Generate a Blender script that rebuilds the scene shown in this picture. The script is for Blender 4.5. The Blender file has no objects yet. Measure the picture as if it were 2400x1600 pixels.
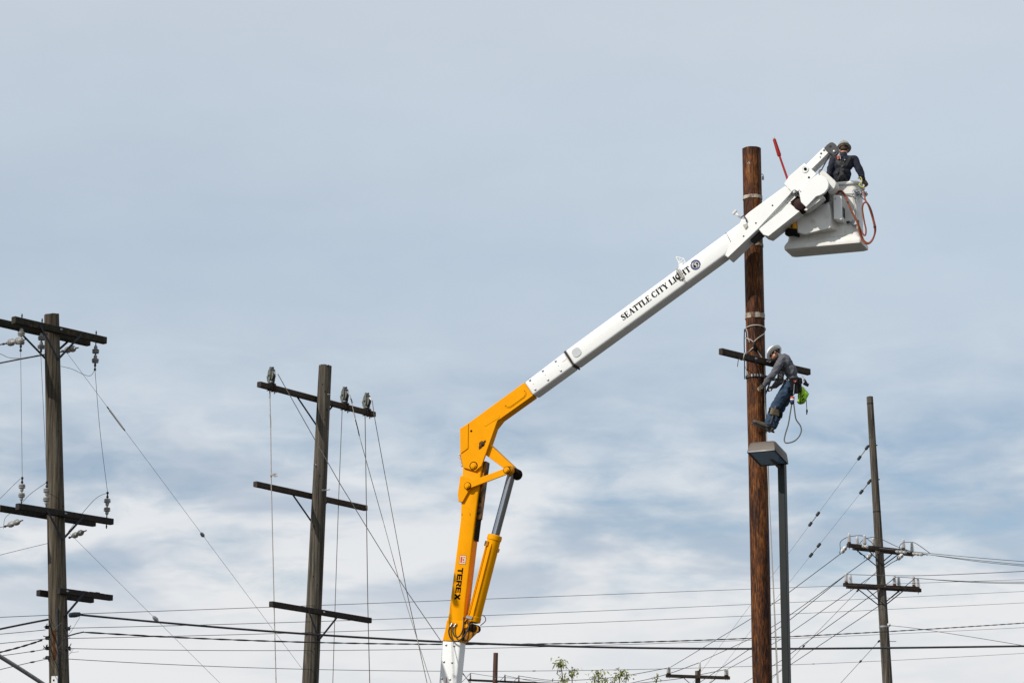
import bpy, bmesh, math, random
import numpy as np
from mathutils import Vector, Matrix, noise
from mathutils.bvhtree import BVHTree
R = math.radians
random.seed(7)
SC = bpy.context.scene
COL = SC.collection

# ------------------------------------------------------------------ camera
F = 6600.0                                   # focal length in photo pixels (photo 2400 x 1600)
PITCH = math.atan(1500.0 / F)
CAM = Vector((0, 0, 1.6))
FWD = Vector((0, math.cos(PITCH), math.sin(PITCH)))
UP = Vector((0, -math.sin(PITCH), math.cos(PITCH)))
cd = bpy.data.cameras.new('camera'); cam = bpy.data.objects.new('camera', cd); COL.objects.link(cam)
cam.location = CAM; cam.rotation_euler = (R(90) + PITCH, 0, 0)
cd.sensor_width = 36; cd.lens = 36 * F / 2400; cd.clip_start = .5; cd.clip_end = 6000
SC.camera = cam

# ------------------------------------------------------------------ world, sun, exposure
SUN_EL, SUN_AZ = R(39), R(38)               # sun high on the left, a little behind the camera
TO_SUN = Vector((-math.cos(SUN_EL) * math.cos(SUN_AZ), -math.cos(SUN_EL) * math.sin(SUN_AZ), math.sin(SUN_EL)))
SKY_OFF = (5.71, 7.26, .9)
wd = bpy.data.worlds.new('World'); SC.world = wd; wd.use_nodes = True
def build_world():
    nt = wd.node_tree; N = nt.nodes; L = nt.links
    for n in list(N): N.remove(n)
    out = N.new('ShaderNodeOutputWorld'); bg = N.new('ShaderNodeBackground'); bg.inputs[1].default_value = .1
    L.new(bg.outputs[0], out.inputs[0])
    sky = N.new('ShaderNodeTexSky'); sky.sky_type = 'NISHITA'; sky.sun_disc = False
    sky.sun_elevation = SUN_EL; sky.sun_rotation = math.atan2(TO_SUN.x, TO_SUN.y) % (2 * math.pi)
    sky.air_density = 1.0; sky.dust_density = .6; sky.ozone_density = 1.2
    tc = N.new('ShaderNodeTexCoord'); sep = N.new('ShaderNodeSeparateXYZ')
    nrm = N.new('ShaderNodeVectorMath'); nrm.operation = 'NORMALIZE'
    L.new(tc.outputs['Generated'], nrm.inputs[0]); L.new(nrm.outputs[0], sep.inputs[0])
    def math_(op, a, b=None, c=None, clamp=False):
        m = N.new('ShaderNodeMath'); m.operation = op; m.use_clamp = clamp
        for i, v in enumerate((a, b, c)):
            if v is None: continue
            if isinstance(v, (int, float)): m.inputs[i].default_value = v
            else: L.new(v, m.inputs[i])
        return m.outputs[0]
    def ramp(f, stops, interp='EASE'):
        r = N.new('ShaderNodeValToRGB'); r.color_ramp.interpolation = interp
        e = r.color_ramp.elements
        while len(e) < len(stops): e.new(.5)
        for i, (p, c) in enumerate(stops):
            e[i].position = p; e[i].color = (c, c, c, 1) if isinstance(c, (int, float)) else (*c, 1)
        L.new(f, r.inputs[0]); return r.outputs[0]
    z = math_('MAXIMUM', sep.outputs[2], 0.)
    zd = math_('ADD', z, .20)                             # a cloud sheet seen from below, curving with the earth
    u = math_('DIVIDE', sep.outputs[0], zd); v = math_('DIVIDE', sep.outputs[1], zd)
    cmb = N.new('ShaderNodeCombineXYZ'); L.new(u, cmb.inputs[0]); L.new(v, cmb.inputs[1])
    def nz(scale, detail, rough, off, dist=0., stretch=(1, 1, 1)):
        mp = N.new('ShaderNodeMapping'); mp.inputs['Location'].default_value = off; mp.inputs['Scale'].default_value = stretch
        L.new(cmb.outputs[0], mp.inputs[0])
        n = N.new('ShaderNodeTexNoise'); n.inputs['Scale'].default_value = scale; n.inputs['Detail'].default_value = detail
        n.inputs['Roughness'].default_value = rough; n.inputs['Distortion'].default_value = dist
        L.new(mp.outputs[0], n.inputs['Vector']); return n.outputs['Fac']
    big = nz(1.2, 1, .4, (SKY_OFF[0], SKY_OFF[1], 0))
    mid = nz(4.2, 4, .5, (SKY_OFF[2], 2.2, 0), .25)
    fine = nz(12.5, 5, .58, (1.3, 5.5, 0), .35)
    # how thick the cloud sheet is with height above the horizon: milky low down, broken in the middle, a thin even veil above
    cov0 = ramp(z, [(.0, .99), (.115, .985), (.14, .87), (.165, .72), (.2, .67), (.25, .66), (.29, .75), (.335, .81), (1.0, .80)], 'LINEAR')
    amp = ramp(z, [(.0, .10), (.115, .22), (.14, .95), (.16, 1.1), (.18, .85), (.202, .32), (.23, .07), (.34, .04), (1.0, .07)], 'LINEAR')
    t1 = math_('MULTIPLY_ADD', mid, .6, math_('MULTIPLY', fine, .55))
    t1 = math_('SUBTRACT', t1, .590)
    t2 = math_('MULTIPLY', math_('MULTIPLY', t1, 3.1), amp)
    bg_ = math_('MULTIPLY', math_('SUBTRACT', big, .5), math_('MULTIPLY_ADD', amp, .70, .34))
    cov = math_('ADD', cov0, math_('ADD', t2, bg_))
    cov = math_('MAXIMUM', math_('MINIMUM', cov, 1.), .12)
    # thick parts of the sheet are greyer than its lit edges
    gy = nz(4.6, 4, .55, (11.2, 8.4, 0), .3)
    wh = ramp(z, [(.0, (8.1, 8.2, 8.34)), (.115, (8.1, 8.2, 8.34)), (.15, (7.85, 8.05, 8.3)), (.2, (6.9, 7.5, 8.1)), (.25, (6.4, 7.25, 8.05)), (.337, (7.05, 7.65, 8.25)), (1.0, (7.05, 7.65, 8.25))], 'LINEAR')
    gf = math_('MULTIPLY', ramp(gy, [(.42, 0.), (.66, 1.)]), math_('MULTIPLY', amp, .85))
    mg = N.new('ShaderNodeMix'); mg.data_type = 'RGBA'; L.new(gf, mg.inputs['Factor']); L.new(wh, mg.inputs['A']); mg.inputs['B'].default_value = (4.35, 5.15, 6.25, 1)
    cb = mg.outputs['Result']
    mix = N.new('ShaderNodeMix'); mix.data_type = 'RGBA'
    L.new(cov, mix.inputs['Factor']); L.new(sky.outputs[0], mix.inputs['A']); L.new(cb, mix.inputs['B'])
    L.new(mix.outputs['Result'], bg.inputs[0])
build_world()
sd = bpy.data.lights.new('sun', 'SUN'); sd.energy = 4.25; sd.angle = R(.6); sd.color = (1, .955, .89)
so = bpy.data.objects.new('sun', sd); COL.objects.link(so); so.location = (-30, -10, 60)
so.rotation_euler = (-TO_SUN).to_track_quat('-Z', 'Y').to_euler()
vs = SC.view_settings; vs.view_transform = 'Standard'; vs.look = 'None'; vs.exposure = 0; vs.gamma = 1; vs.use_curve_mapping = False

# ------------------------------------------------------------------ photo pixel <-> world
def ray(px, py): return Vector(((px - 1200) / F, 0, 0)) + UP * ((800 - py) / F) + FWD
def P(px, py, Y):
    d = ray(px, py); return CAM + d * (Y / d.y)
def proj(v):
    d = v - CAM; w = d.dot(FWD)
    return 1200 + F * d.x / w, 800 - F * d.dot(UP) / w
def ppm(v): return F / (v - CAM).dot(FWD)            # pixels per metre at a point

# ------------------------------------------------------------------ mesh helpers
ORG = {}
def tag(o, label=None, cat=None, group=None, kind=None):
    if label: o['label'] = label
    if cat: o['category'] = cat
    if group: o['group'] = group
    if kind: o['kind'] = kind
    return o
def thing(name, loc, label, cat, group=None):
    o = bpy.data.objects.new(name, None); COL.objects.link(o); o.location = loc; o.empty_display_size = .2
    ORG[o.name] = Vector(loc); return tag(o, label, cat, group)

class MB:
    def __init__(s): s.bm = bmesh.new()
    def _merge(s, bm2, bevel=0, seg=1):
        if bevel > 0:
            bmesh.ops.bevel(bm2, geom=[e for e in bm2.edges], offset=bevel, segments=seg, profile=.5, affect='EDGES', clamp_overlap=True)
        m = bpy.data.meshes.new('t'); bm2.to_mesh(m); bm2.free(); s.bm.from_mesh(m); bpy.data.meshes.remove(m); return s
    def loft(s, rings, cap0=True, cap1=True, closed=True, bevel=0, seg=1):
        b = bmesh.new(); vs_ = [[b.verts.new(p) for p in r] for r in rings]; n = len(rings[0])
        for i in range(len(rings) - 1):
            for j in range(n if closed else n - 1):
                b.faces.new((vs_[i][j], vs_[i][(j + 1) % n], vs_[i + 1][(j + 1) % n], vs_[i + 1][j]))
        if cap0 and n > 2: b.faces.new(vs_[0][::-1])
        if cap1 and n > 2: b.faces.new(vs_[-1])
        bmesh.ops.recalc_face_normals(b, faces=b.faces[:])
        return s._merge(b, bevel, seg)
    def prism(s, pts, ext, bevel=0, back=None, seg=1):
        f = [Vector(p) for p in pts]; k = back if back else [p + ext for p in f]
        return s.loft([f, k], bevel=bevel, seg=seg)
    def box(s, c, ax, half, bevel=0):
        a, b_, d = [Vector(x).normalized() * h for x, h in zip(ax, half)]
        c = Vector(c)
        return s.prism([c - a - b_ - d, c + a - b_ - d, c + a + b_ - d, c - a + b_ - d], d * 2, bevel)
    def tube(s, pts, r, n=8, flat=None, caps=True):
        pts = [Vector(p) for p in pts]; m = len(pts); rr = r if isinstance(r, (list, tuple)) else [r] * m
        rings = []; side = None
        for i, p in enumerate(pts):
            t = (pts[min(i + 1, m - 1)] - pts[max(i - 1, 0)])
            t = t.normalized() if t.length > 1e-9 else Vector((0, 0, 1))
            if side is None:
                h = Vector((0, 0, 1)) if abs(t.z) < .9 else Vector((1, 0, 0)); side = t.cross(h).normalized()
            side = (side - t * side.dot(t)).normalized(); up = side.cross(t)
            rings.append([p + (side * math.cos(2 * math.pi * k / n) + up * math.sin(2 * math.pi * k / n) * (flat or 1)) * rr[i] for k in range(n)])
        return s.loft(rings, caps, caps)
    def lathe(s, base, axis, prof, n=16, sx=1.0, ref=None, cap=True):
        base = Vector(base); ax = Vector(axis).normalized()
        if ref is None: ref = Vector((0, 1, 0)) if abs(ax.y) < .9 else Vector((1, 0, 0))
        u = (Vector(ref) - ax * Vector(ref).dot(ax)).normalized(); v = ax.cross(u)
        rings = [[base + ax * h + (u * math.cos(2 * math.pi * k / n) * sx + v * math.sin(2 * math.pi * k / n)) * max(r, 1e-4) for k in range(n)] for r, h in prof]
        return s.loft(rings, cap, cap)
    def ball(s, c, r, sub=2, mat=None):
        b = bmesh.new(); bmesh.ops.create_icosphere(b, subdivisions=sub, radius=1)
        M = Matrix.Translation(Vector(c)) @ (mat if mat is not None else Matrix.Identity(4)) @ Matrix.Scale(r, 4) if mat is None else Matrix.Translation(Vector(c)) @ mat
        bmesh.ops.transform(b, matrix=M, verts=b.verts[:]); return s._merge(b)
    def faces(s, polys):
        b = bmesh.new()
        for p in polys: b.faces.new([b.verts.new(v) for v in p])
        return s._merge(b)
    def build(s, name, mat, parent=None, loc=None, smooth=35, recalc=False):
        if recalc: bmesh.ops.recalc_face_normals(s.bm, faces=s.bm.faces[:])
        me = bpy.data.meshes.new(name); s.bm.to_mesh(me); s.bm.free()
        return link(name, me, mat, parent, loc, smooth)
def link(name, me, mat, parent=None, loc=None, smooth=35):
    o = bpy.data.objects.new(name, me); COL.objects.link(o)
    org = ORG[parent.name] if parent is not None else (Vector(loc) if loc is not None else Vector((0, 0, 0)))
    me.transform(Matrix.Translation(-org))
    if parent is not None: o.parent = parent
    else: o.location = org
    ORG[o.name] = org
    me.materials.append(M[mat] if isinstance(mat, str) else mat)
    if smooth:
        me.polygons.foreach_set('use_smooth', [True] * len(me.polygons)); me.set_sharp_from_angle(angle=R(smooth))
    return o
def share(src, name, delta, parent):                  # another copy of a small part, moved by delta
    o = src.copy(); o.name = name; COL.objects.link(o); o.parent = parent; o.location = Vector(src.location) + delta
    return o
def spline(pts, sub=6):
    pts = [Vector(p) for p in pts]; out = []
    q = [pts[0] * 2 - pts[1]] + pts + [pts[-1] * 2 - pts[-2]]
    for i in range(1, len(q) - 2):
        for k in range(sub):
            t = k / sub; a, b, c, d = q[i - 1], q[i], q[i + 1], q[i + 2]
            out.append(.5 * (2 * b + (c - a) * t + (2 * a - 5 * b + 4 * c - d) * t * t + (3 * b - a - 3 * c + d) * t ** 3))
    out.append(pts[-1]); return out

# ------------------------------------------------------------------ materials
M = {}
def mat(name, c1, c2=None, scale=6, rough=.6, metal=0., bump=0., stretch=(1, 1, 1), detail=5, spec=.5, c3=None, c3scale=2., c3thr=(.55, .7), bscale=None, bdist=.01, coat=0., rvar=.12):
    m = bpy.data.materials.new(name); m.use_nodes = True; nt = m.node_tree; N = nt.nodes; L = nt.links
    b = N['Principled BSDF']; b.inputs['Metallic'].default_value = metal; b.inputs['Roughness'].default_value = rough
    b.inputs['Specular IOR Level'].default_value = spec; b.inputs['Coat Weight'].default_value = coat
    c2 = c2 or tuple(min(1, x * .8) for x in c1)
    tc = N.new('ShaderNodeTexCoord'); mp = N.new('ShaderNodeMapping'); mp.inputs['Scale'].default_value = stretch
    L.new(tc.outputs['Object'], mp.inputs[0])
    def nz(sc, det=detail, vec=mp):
        n = N.new('ShaderNodeTexNoise'); n.inputs['Scale'].default_value = sc; n.inputs['Detail'].default_value = det; n.inputs['Roughness'].default_value = .62
        L.new(vec.outputs[0], n.inputs['Vector']); return n.outputs['Fac']
    def rmp(f, p0, p1):
        r = N.new('ShaderNodeMapRange'); r.inputs['From Min'].default_value = p0; r.inputs['From Max'].default_value = p1; L.new(f, r.inputs['Value']); return r.outputs[0]
    def mix(f, a, c):
        x = N.new('ShaderNodeMix'); x.data_type = 'RGBA'; L.new(f, x.inputs['Factor'])
        if isinstance(a, tuple): x.inputs['A'].default_value = (*a, 1)
        else: L.new(a, x.inputs['A'])
        x.inputs['B'].default_value = (*c, 1); return x.outputs['Result']
    f1 = nz(scale); col = mix(rmp(f1, .35, .68), c1, c2)
    if c3: col = mix(rmp(nz(c3scale, 6), *c3thr), col, c3)
    L.new(col, b.inputs['Base Color'])
    rr = N.new('ShaderNodeMapRange'); rr.inputs['To Min'].default_value = max(.02, rough - rvar); rr.inputs['To Max'].default_value = min(1, rough + rvar); L.new(nz(scale * .7), rr.inputs['Value']); L.new(rr.outputs[0], b.inputs['Roughness'])
    if bump > 0:
        bp = N.new('ShaderNodeBump'); bp.inputs['Strength'].default_value = bump; bp.inputs['Distance'].default_value = bdist
        L.new(nz(bscale or scale * 1.7), bp.inputs['Height']); L.new(bp.outputs[0], b.inputs['Normal'])
    M[name] = m; return m
def wood(name, cols, streak=(38, 38, 1.1), coarse=(5, 5, .45), rough=.75, spec=.3, crack=.5, bump=.7, gloss=0., knots=True):
    m = bpy.data.materials.new(name); m.use_nodes = True; nt = m.node_tree; N = nt.nodes; L = nt.links
    b = N['Principled BSDF']; b.inputs['Roughness'].default_value = rough; b.inputs['Specular IOR Level'].default_value = spec
    tc = N.new('ShaderNodeTexCoord')
    def nz(st, det=6, off=0):
        mp = N.new('ShaderNodeMapping'); mp.inputs['Scale'].default_value = st; mp.inputs['Location'].default_value = (off, off * .7, off * 1.3); L.new(tc.outputs['Object'], mp.inputs[0])
        n = N.new('ShaderNodeTexNoise'); n.inputs['Scale'].default_value = 1; n.inputs['Detail'].default_value = det; n.inputs['Roughness'].default_value = .65; L.new(mp.outputs[0], n.inputs['Vector']); return n.outputs['Fac']
    def mth(op, a, c):
        q = N.new('ShaderNodeMath'); q.operation = op
        for i, v in enumerate((a, c)):
            if isinstance(v, (int, float)): q.inputs[i].default_value = v
            else: L.new(v, q.inputs[i])
        return q.outputs[0]
    s1 = nz(streak); s2 = nz(coarse, 4, 3.3); s3 = nz(tuple(x * 2.2 for x in streak), 3, 8.1)
    f = mth('ADD', mth('MULTIPLY', s1, .55), mth('ADD', mth('MULTIPLY', s2, .3), mth('MULTIPLY', s3, .2)))
    r = N.new('ShaderNodeValToRGB'); e = r.color_ramp.elements
    while len(e) < len(cols): e.new(.5)
    for i, (p, c) in enumerate(cols): e[i].position = p; e[i].color = (*c, 1)
    L.new(f, r.inputs[0]); col = r.outputs[0]
    ck = N.new('ShaderNodeMapRange'); ck.inputs['From Min'].default_value = .60; ck.inputs['From Max'].default_value = .70; L.new(nz((streak[0] * .7, streak[1] * .7, streak[2] * .5), 5, 21.), ck.inputs['Value'])
    x = N.new('ShaderNodeMix'); x.data_type = 'RGBA'; L.new(mth('MULTIPLY', ck.outputs[0], crack), x.inputs['Factor']); L.new(col, x.inputs['A']); x.inputs['B'].default_value = (.012, .010, .008, 1)
    col = x.outputs['Result']
    if knots:                                          # old nail and bolt holes
        vo = N.new('ShaderNodeTexVoronoi'); vo.inputs['Scale'].default_value = 1
        mp = N.new('ShaderNodeMapping'); mp.inputs['Scale'].default_value = (9, 9, 4.5); L.new(tc.outputs['Object'], mp.inputs[0]); L.new(mp.outputs[0], vo.inputs['Vector'])
        kn = N.new('ShaderNodeMapRange'); kn.inputs['From Min'].default_value = .13; kn.inputs['From Max'].default_value = .09; L.new(vo.outputs['Distance'], kn.inputs['Value'])
        x = N.new('ShaderNodeMix'); x.data_type = 'RGBA'; L.new(kn.outputs[0], x.inputs['Factor']); L.new(col, x.inputs['A']); x.inputs['B'].default_value = (.008, .006, .005, 1); col = x.outputs['Result']
    L.new(col, b.inputs['Base Color'])
    bp = N.new('ShaderNodeBump'); bp.inputs['Strength'].default_value = bump; bp.inputs['Distance'].default_value = .012; L.new(mth('SUBTRACT', s1, mth('MULTIPLY', ck.outputs[0], .35)), bp.inputs['Height']); L.new(bp.outputs[0], b.inputs['Normal'])
    M[name] = m; return m
wood('wood_creosote', [(.38, (.004, .0016, .001)), (.47, (.018, .0055, .0022)), (.54, (.078, .024, .0052)), (.61, (.175, .062, .012)), (.70, (.30, .14, .045))], streak=(40, 40, 5.0), coarse=(5, 5, 1.0), rough=.6, spec=.18, crack=.85, bump=.8, knots=False)
wood('wood_weathered', [(.40, (.012, .010, .007)), (.48, (.045, .038, .029)), (.55, (.090, .078, .061)), (.66, (.17, .155, .13))], streak=(24, 24, .8), coarse=(7, 7, .35), crack=.9, spec=.15, bump=1.)
wood('wood_weathered_brown', [(.40, (.011, .009, .006)), (.48, (.040, .032, .022)), (.55, (.080, .065, .046)), (.66, (.15, .128, .096))], streak=(20, 20, .7), coarse=(8, 8, .5), crack=.95, spec=.15, bump=1.)
wood('wood_red', [(.30, (.03, .014, .009)), (.5, (.07, .03, .02)), (.7, (.12, .055, .035))], rough=.7)
wood('arm_dark', [(.30, (.006, .005, .004)), (.48, (.014, .011, .009)), (.6, (.026, .020, .015)), (.74, (.05, .035, .02))], streak=(14, 14, 14), coarse=(3, 3, 3), rough=.8, crack=.4, knots=False)
wood('arm_moss', [(.30, (.006, .0055, .004)), (.48, (.016, .014, .009)), (.58, (.028, .024, .012)), (.68, (.10, .05, .013))], streak=(14, 14, 14), coarse=(3, 3, 3), rough=.85, crack=.4, knots=False)
wood('arm_brown', [(.30, (.010, .007, .005)), (.48, (.026, .017, .011)), (.6, (.044, .030, .021)), (.74, (.085, .055, .035))], streak=(14, 14, 14), coarse=(3, 3, 3), rough=.75, crack=.4, knots=False)
mat('paint_white', (.76, .76, .74), (.73, .73, .71), 3, .45, c3=(.55, .52, .45), c3scale=3.3, c3thr=(.68, .9), bump=.04, bscale=10, spec=.3)
mat('paint_white_worn', (.74, .73, .69), (.63, .615, .57), 5, .6, c3=(.33, .28, .20), c3scale=3.2, c3thr=(.60, .84), bump=.12, bscale=30, spec=.25)
mat('paint_yellow', (.80, .318, .0005), (.74, .285, .0005), 4, .5, c3=(.30, .12, .005), c3scale=7, c3thr=(.68, .80), bump=.05, bscale=14, spec=.05)
mat('paint_yellow_greasy', (.50, .19, .003), (.22, .08, .003), 8, .5, c3=(.012, .008, .004), c3scale=5, c3thr=(.44, .56), bump=.15, spec=.2)
mat('grease', (.008, .006, .004), (.025, .013, .004), 9, .85, bump=.3, spec=.06)
mat('rust', (.09, .035, .014), (.035, .017, .010), 12, .9, bump=.4, spec=.1)
mat('black_plastic', (.018, .018, .020), (.03, .03, .032), 8, .5)
mat('rubber', (.012, .012, .013), (.022, .022, .022), 9, .6)
mat('print_black', (.004, .004, .004), rough=.8, spec=.05); mat('print_navy', (.022, .028, .13), rough=.5); mat('print_red', (.60, .03, .015), rough=.5)
mat('print_cream', (.75, .62, .42), rough=.5)
mat('chrome', (.46, .48, .51), (.42, .44, .46), 3, .10, metal=1., rvar=.03)
mat('steel', (.34, .35, .36), (.22, .225, .23), 10, .45, metal=.85, bump=.15)
mat('galvanised', (.30, .31, .32), (.20, .21, .22), 14, .55, metal=.6, bump=.1)
mat('brace_dark', (.035, .042, .055), (.018, .021, .028), 9, .6, metal=.3, spec=.3)
mat('iron_dark', (.014, .014, .014), (.03, .024, .02), 11, .65, metal=.2, bump=.3, spec=.3)
mat('porcelain_grey', (.36, .35, .325), (.27, .265, .245), 9, .35, c3=(.12, .11, .10), c3scale=6, c3thr=(.52, .75), spec=.3)
mat('porcelain_dark', (.20, .20, .195), (.13, .13, .128), 9, .3)
mat('porcelain_white', (.62, .60, .58), (.50, .49, .47), 9, .4, c3=(.26, .24, .22), c3scale=8, c3thr=(.6, .85))
mat('wire_black', (.010, .010, .011), rough=.55); mat('wire_grey', (.13, .133, .137), (.085, .088, .09), 4, .6, metal=.2, spec=.3)
mat('wire_dark', (.045, .047, .05), (.03, .03, .032), 4, .55)
mat('rope', (.42, .39, .35), (.27, .25, .225), 60, .85); mat('rope_dark', (.17, .16, .15), (.09, .085, .08), 60, .85); mat('rope_black', (.02, .02, .02), (.05, .045, .04), 50, .85)
mat('rope_green', (.10, .11, .095), (.07, .075, .07), 40, .8)
mat('lamp_bronze', (.092, .070, .056), (.080, .061, .049), 5, .5, spec=.3, c3=(.15, .13, .11), c3scale=9, c3thr=(.62, .85))
mat('lamp_post', (.013, .017, .016), (.010, .013, .012), 3, .45, spec=.25)
mat('lamp_rim', (.012, .012, .013), rough=.4)
mat('reflector', (.62, .62, .60), rough=.3, metal=.8)
mat('hi_vis', (.33, .62, .02), (.26, .5, .015), 14, .6, bump=.5, bscale=18, bdist=.02)
mat('bag_yellow', (.75, .33, .01), (.6, .25, .01), 10, .7, bump=.5, bdist=.02)
mat('cloth_black', (.006, .006, .006), (.012, .011, .011), 14, .9, bump=.3, spec=.15)
mat('cloth_navy', (.006, .009, .024), (.004, .005, .014), 9, .85, bump=.5, bscale=12, bdist=.015)
mat('cloth_grey', (.098, .100, .112), (.072, .074, .085), 8, .85, bump=.5, bscale=10, bdist=.015)
mat('denim', (.016, .044, .088), (.008, .021, .044), 12, .85, c3=(.045, .085, .13), c3scale=7, c3thr=(.5, .75), bump=.5, bscale=16, bdist=.012)
mat('skin', (.52, .23, .15), (.45, .18, .115), 9, .5); mat('hair', (.05, .028, .015), (.03, .016, .009), 40, .7, bump=.6); mat('beard', (.10, .05, .027), (.06, .03, .016), 50, .8, bump=.6)
mat('glove', (.30, .235, .15), (.21, .155, .095), 18, .85, bump=.4); mat('glove_dark', (.14, .085, .05), (.09, .055, .035), 18, .85)
mat('leather', (.075, .055, .036), (.04, .03, .02), 16, .7, bump=.4); mat('leather_dark', (.016, .012, .009), (.028, .020, .014), 14, .7, bump=.4)
mat('pad_tan', (.20, .145, .085), (.15, .11, .065), 12, .8, bump=.3)
mat('helmet_white', (.80, .80, .78), (.76, .76, .73), 6, .28); mat('helmet_grey', (.30, .285, .25), (.22, .21, .185), 8, .5); mat('helmet_band', (.40, .25, .08), rough=.6); mat('eye', (.05, .03, .02), rough=.2)
mat('red_fibreglass', (.28, .008, .006), (.22, .006, .005), 8, .5, spec=.2); mat('hose_orange', (.30, .085, .036), (.20, .052, .022), 10, .6, spec=.2)
mat('hook_yellow', (.60, .52, .12), rough=.5)
mat('asphalt', (.052, .049, .044), (.040, .038, .035), 1.5, .95, c3=(.065, .06, .05), c3scale=.3, c3thr=(.45, .6), bump=.3)
mat('leaf', (.17, .20, .045), (.26, .27, .075), 5, .6); mat('bark', (.09, .07, .05), (.05, .04, .03), 12, .9, bump=.5)
mat('aluminium', (.26, .26, .25), (.08, .082, .078), 14, .4, metal=.6, bump=.2); mat('aluminium_green', (.05, .062, .048), (.17, .185, .155), 16, .5, metal=.3)
def glass(name, col, rough=.05):
    m = bpy.data.materials.new(name); m.use_nodes = True; b = m.node_tree.nodes['Principled BSDF']
    b.inputs['Base Color'].default_value = (*col, 1); b.inputs['Roughness'].default_value = rough; b.inputs['Transmission Weight'].default_value = .55; b.inputs['IOR'].default_value = 1.45; M[name] = m
glass('lamp_glass', (.30, .50, .74))
mat('lens_pale', (.34, .37, .38), (.28, .31, .33), 4, .3)

# ------------------------------------------------------------------ the ground
def ground():
    b = MB(); n = 24; S = 2500.
    g = [[Vector((-S + 2 * S * i / n, -S + 2 * S * j / n, 0)) for i in range(n + 1)] for j in range(n + 1)]
    b.loft(g, False, False, closed=False)
    tag(b.build('ground', 'asphalt', smooth=0), kind='structure')
ground()

# ------------------------------------------------------------------ wooden utility poles
class Pole:
    """A tapered shaft through two photo points at one distance, carried down to the ground."""
    def __init__(s, name, label, top, bot, Y, wt, wb, m, group='wooden utility poles', cut=.012, rough=.004):
        a, b_ = P(*top, Y), P(*bot, Y); d = (b_ - a) / (b_.z - a.z)
        s.top = a; s.d = d; s.base = a + d * (0 - a.z)
        rt, rb = wt / ppm(a) / 2, wb / ppm(b_) / 2; s.k = (rb - rt) / (a.z - b_.z); s.rt = rt
        s.root = thing(name, s.base, label, 'utility pole', group)
        n = 28; rings = []; H = a.z; nr = 46; ax = d.normalized()
        u = Vector((1, 0, 0)); u = (u - ax * u.dot(ax)).normalized(); v = ax.cross(u)
        for i in range(nr + 1):
            z = H * i / nr; c = s.at(z); r0 = s.r(z)
            rings.append([c + (u * math.cos(2 * math.pi * k / n) + v * math.sin(2 * math.pi * k / n)) * (r0 * (1 + .02 * noise.noise(Vector((math.cos(2 * math.pi * k / n), math.sin(2 * math.pi * k / n) + z * .3, H)))) + rough * noise.noise(Vector((math.cos(2 * math.pi * k / n) * 5, math.sin(2 * math.pi * k / n) * 5 + H, z * .7)))) for k in range(n)])
        rings[-1] = [p + Vector((0, 0, cut * noise.noise(p * 30))) for p in rings[-1]]
        m_ = MB(); m_.loft(rings); s.shaft = m_.build('pole_shaft', m, s.root, smooth=50)
    def at(s, z): return s.base + s.d * z
    def r(s, z): return s.rt + s.k * (s.top.z - z)
    def z_for(s, py):
        lo, hi = 0., s.top.z + 2
        for _ in range(50):
            mid = (lo + hi) / 2
            if proj(s.at(mid))[1] > py: lo = mid
            else: hi = mid
        return lo
class Arm:
    """A horizontal crossarm, `yaw` degrees right of straight ahead, in front of (+1) or behind (-1) its pole, between two photo columns."""
    def __init__(s, pole, py, yaw, side, px0, px1, m, h=.115, w=.095, drop=None, spread=.5, braces=(-1, 1), name='crossarm', gap=0.):
        z = pole.z_for(py); s.t = Vector((math.sin(R(yaw)), math.cos(R(yaw)), 0)); s.n = Vector((math.cos(R(yaw)), -math.sin(R(yaw)), 0)) * side
        s.pole = pole; s.z = z; s.h = h; s.w = w
        s.c = pole.at(z) + s.n * (pole.r(z) + w / 2 - .012 + gap)
        s.t0, s.t1 = s.t_for(px0), s.t_for(px1)
        b = MB(); nn = 12; rings = []
        for i in range(nn + 1):
            t = s.t0 + (s.t1 - s.t0) * i / nn; c = s.c + s.t * t
            j = [Vector((noise.noise(Vector((t * 2, q, z))), noise.noise(Vector((q, t * 2, z + 5))), noise.noise(Vector((t, z, q))))) * .004 for q in range(8)]
            hw, hh, ch = w / 2, h / 2, .008
            rings.append([c + s.n * x + Vector((0, 0, y)) + j[q] for q, (x, y) in enumerate([(-hw + ch, -hh), (hw - ch, -hh), (hw, -hh + ch), (hw, hh - ch), (hw - ch, hh), (-hw + ch, hh), (-hw, hh - ch), (-hw, -hh + ch)])])
        b.loft(rings); s.o = b.build(name, m, pole.root, smooth=30)
        if drop:
            for sg in braces:
                a0 = s.c + s.t * (spread * sg) + s.n * (w / 2 + .006) + Vector((0, 0, -h * .25)); q = pole.at(z - drop); a1 = q + s.n * (pole.r(z - drop) + .012) + s.t * (.012 * sg)
                b = MB(); d = (a1 - a0); ax = d.normalized(); b.box((a0 + a1) / 2, (ax, s.n, ax.cross(s.n)), (d.length / 2 + .03, .004, .019), .002)
                b.build('brace', 'brace_dark', pole.root)
        for tt in (0,):                                  # through bolt
            b = MB(); b.lathe(s.c + s.t * tt + s.n * (w / 2), s.n, [(.02, 0), (.02, .012), (.011, .014), (.011, .04)], 8); b.build('bolt', 'steel', s.o)
    def t_for(s, px):
        lo, hi = -6., 6.
        for _ in range(50):
            mid = (lo + hi) / 2
            if proj(s.c + s.t * mid)[0] < px: lo = mid
            else: hi = mid
        return lo
    def pt(s, px, dz=0., dn=0.): return s.c + s.t * s.t_for(px) + Vector((0, 0, dz)) + s.n * dn

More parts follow.
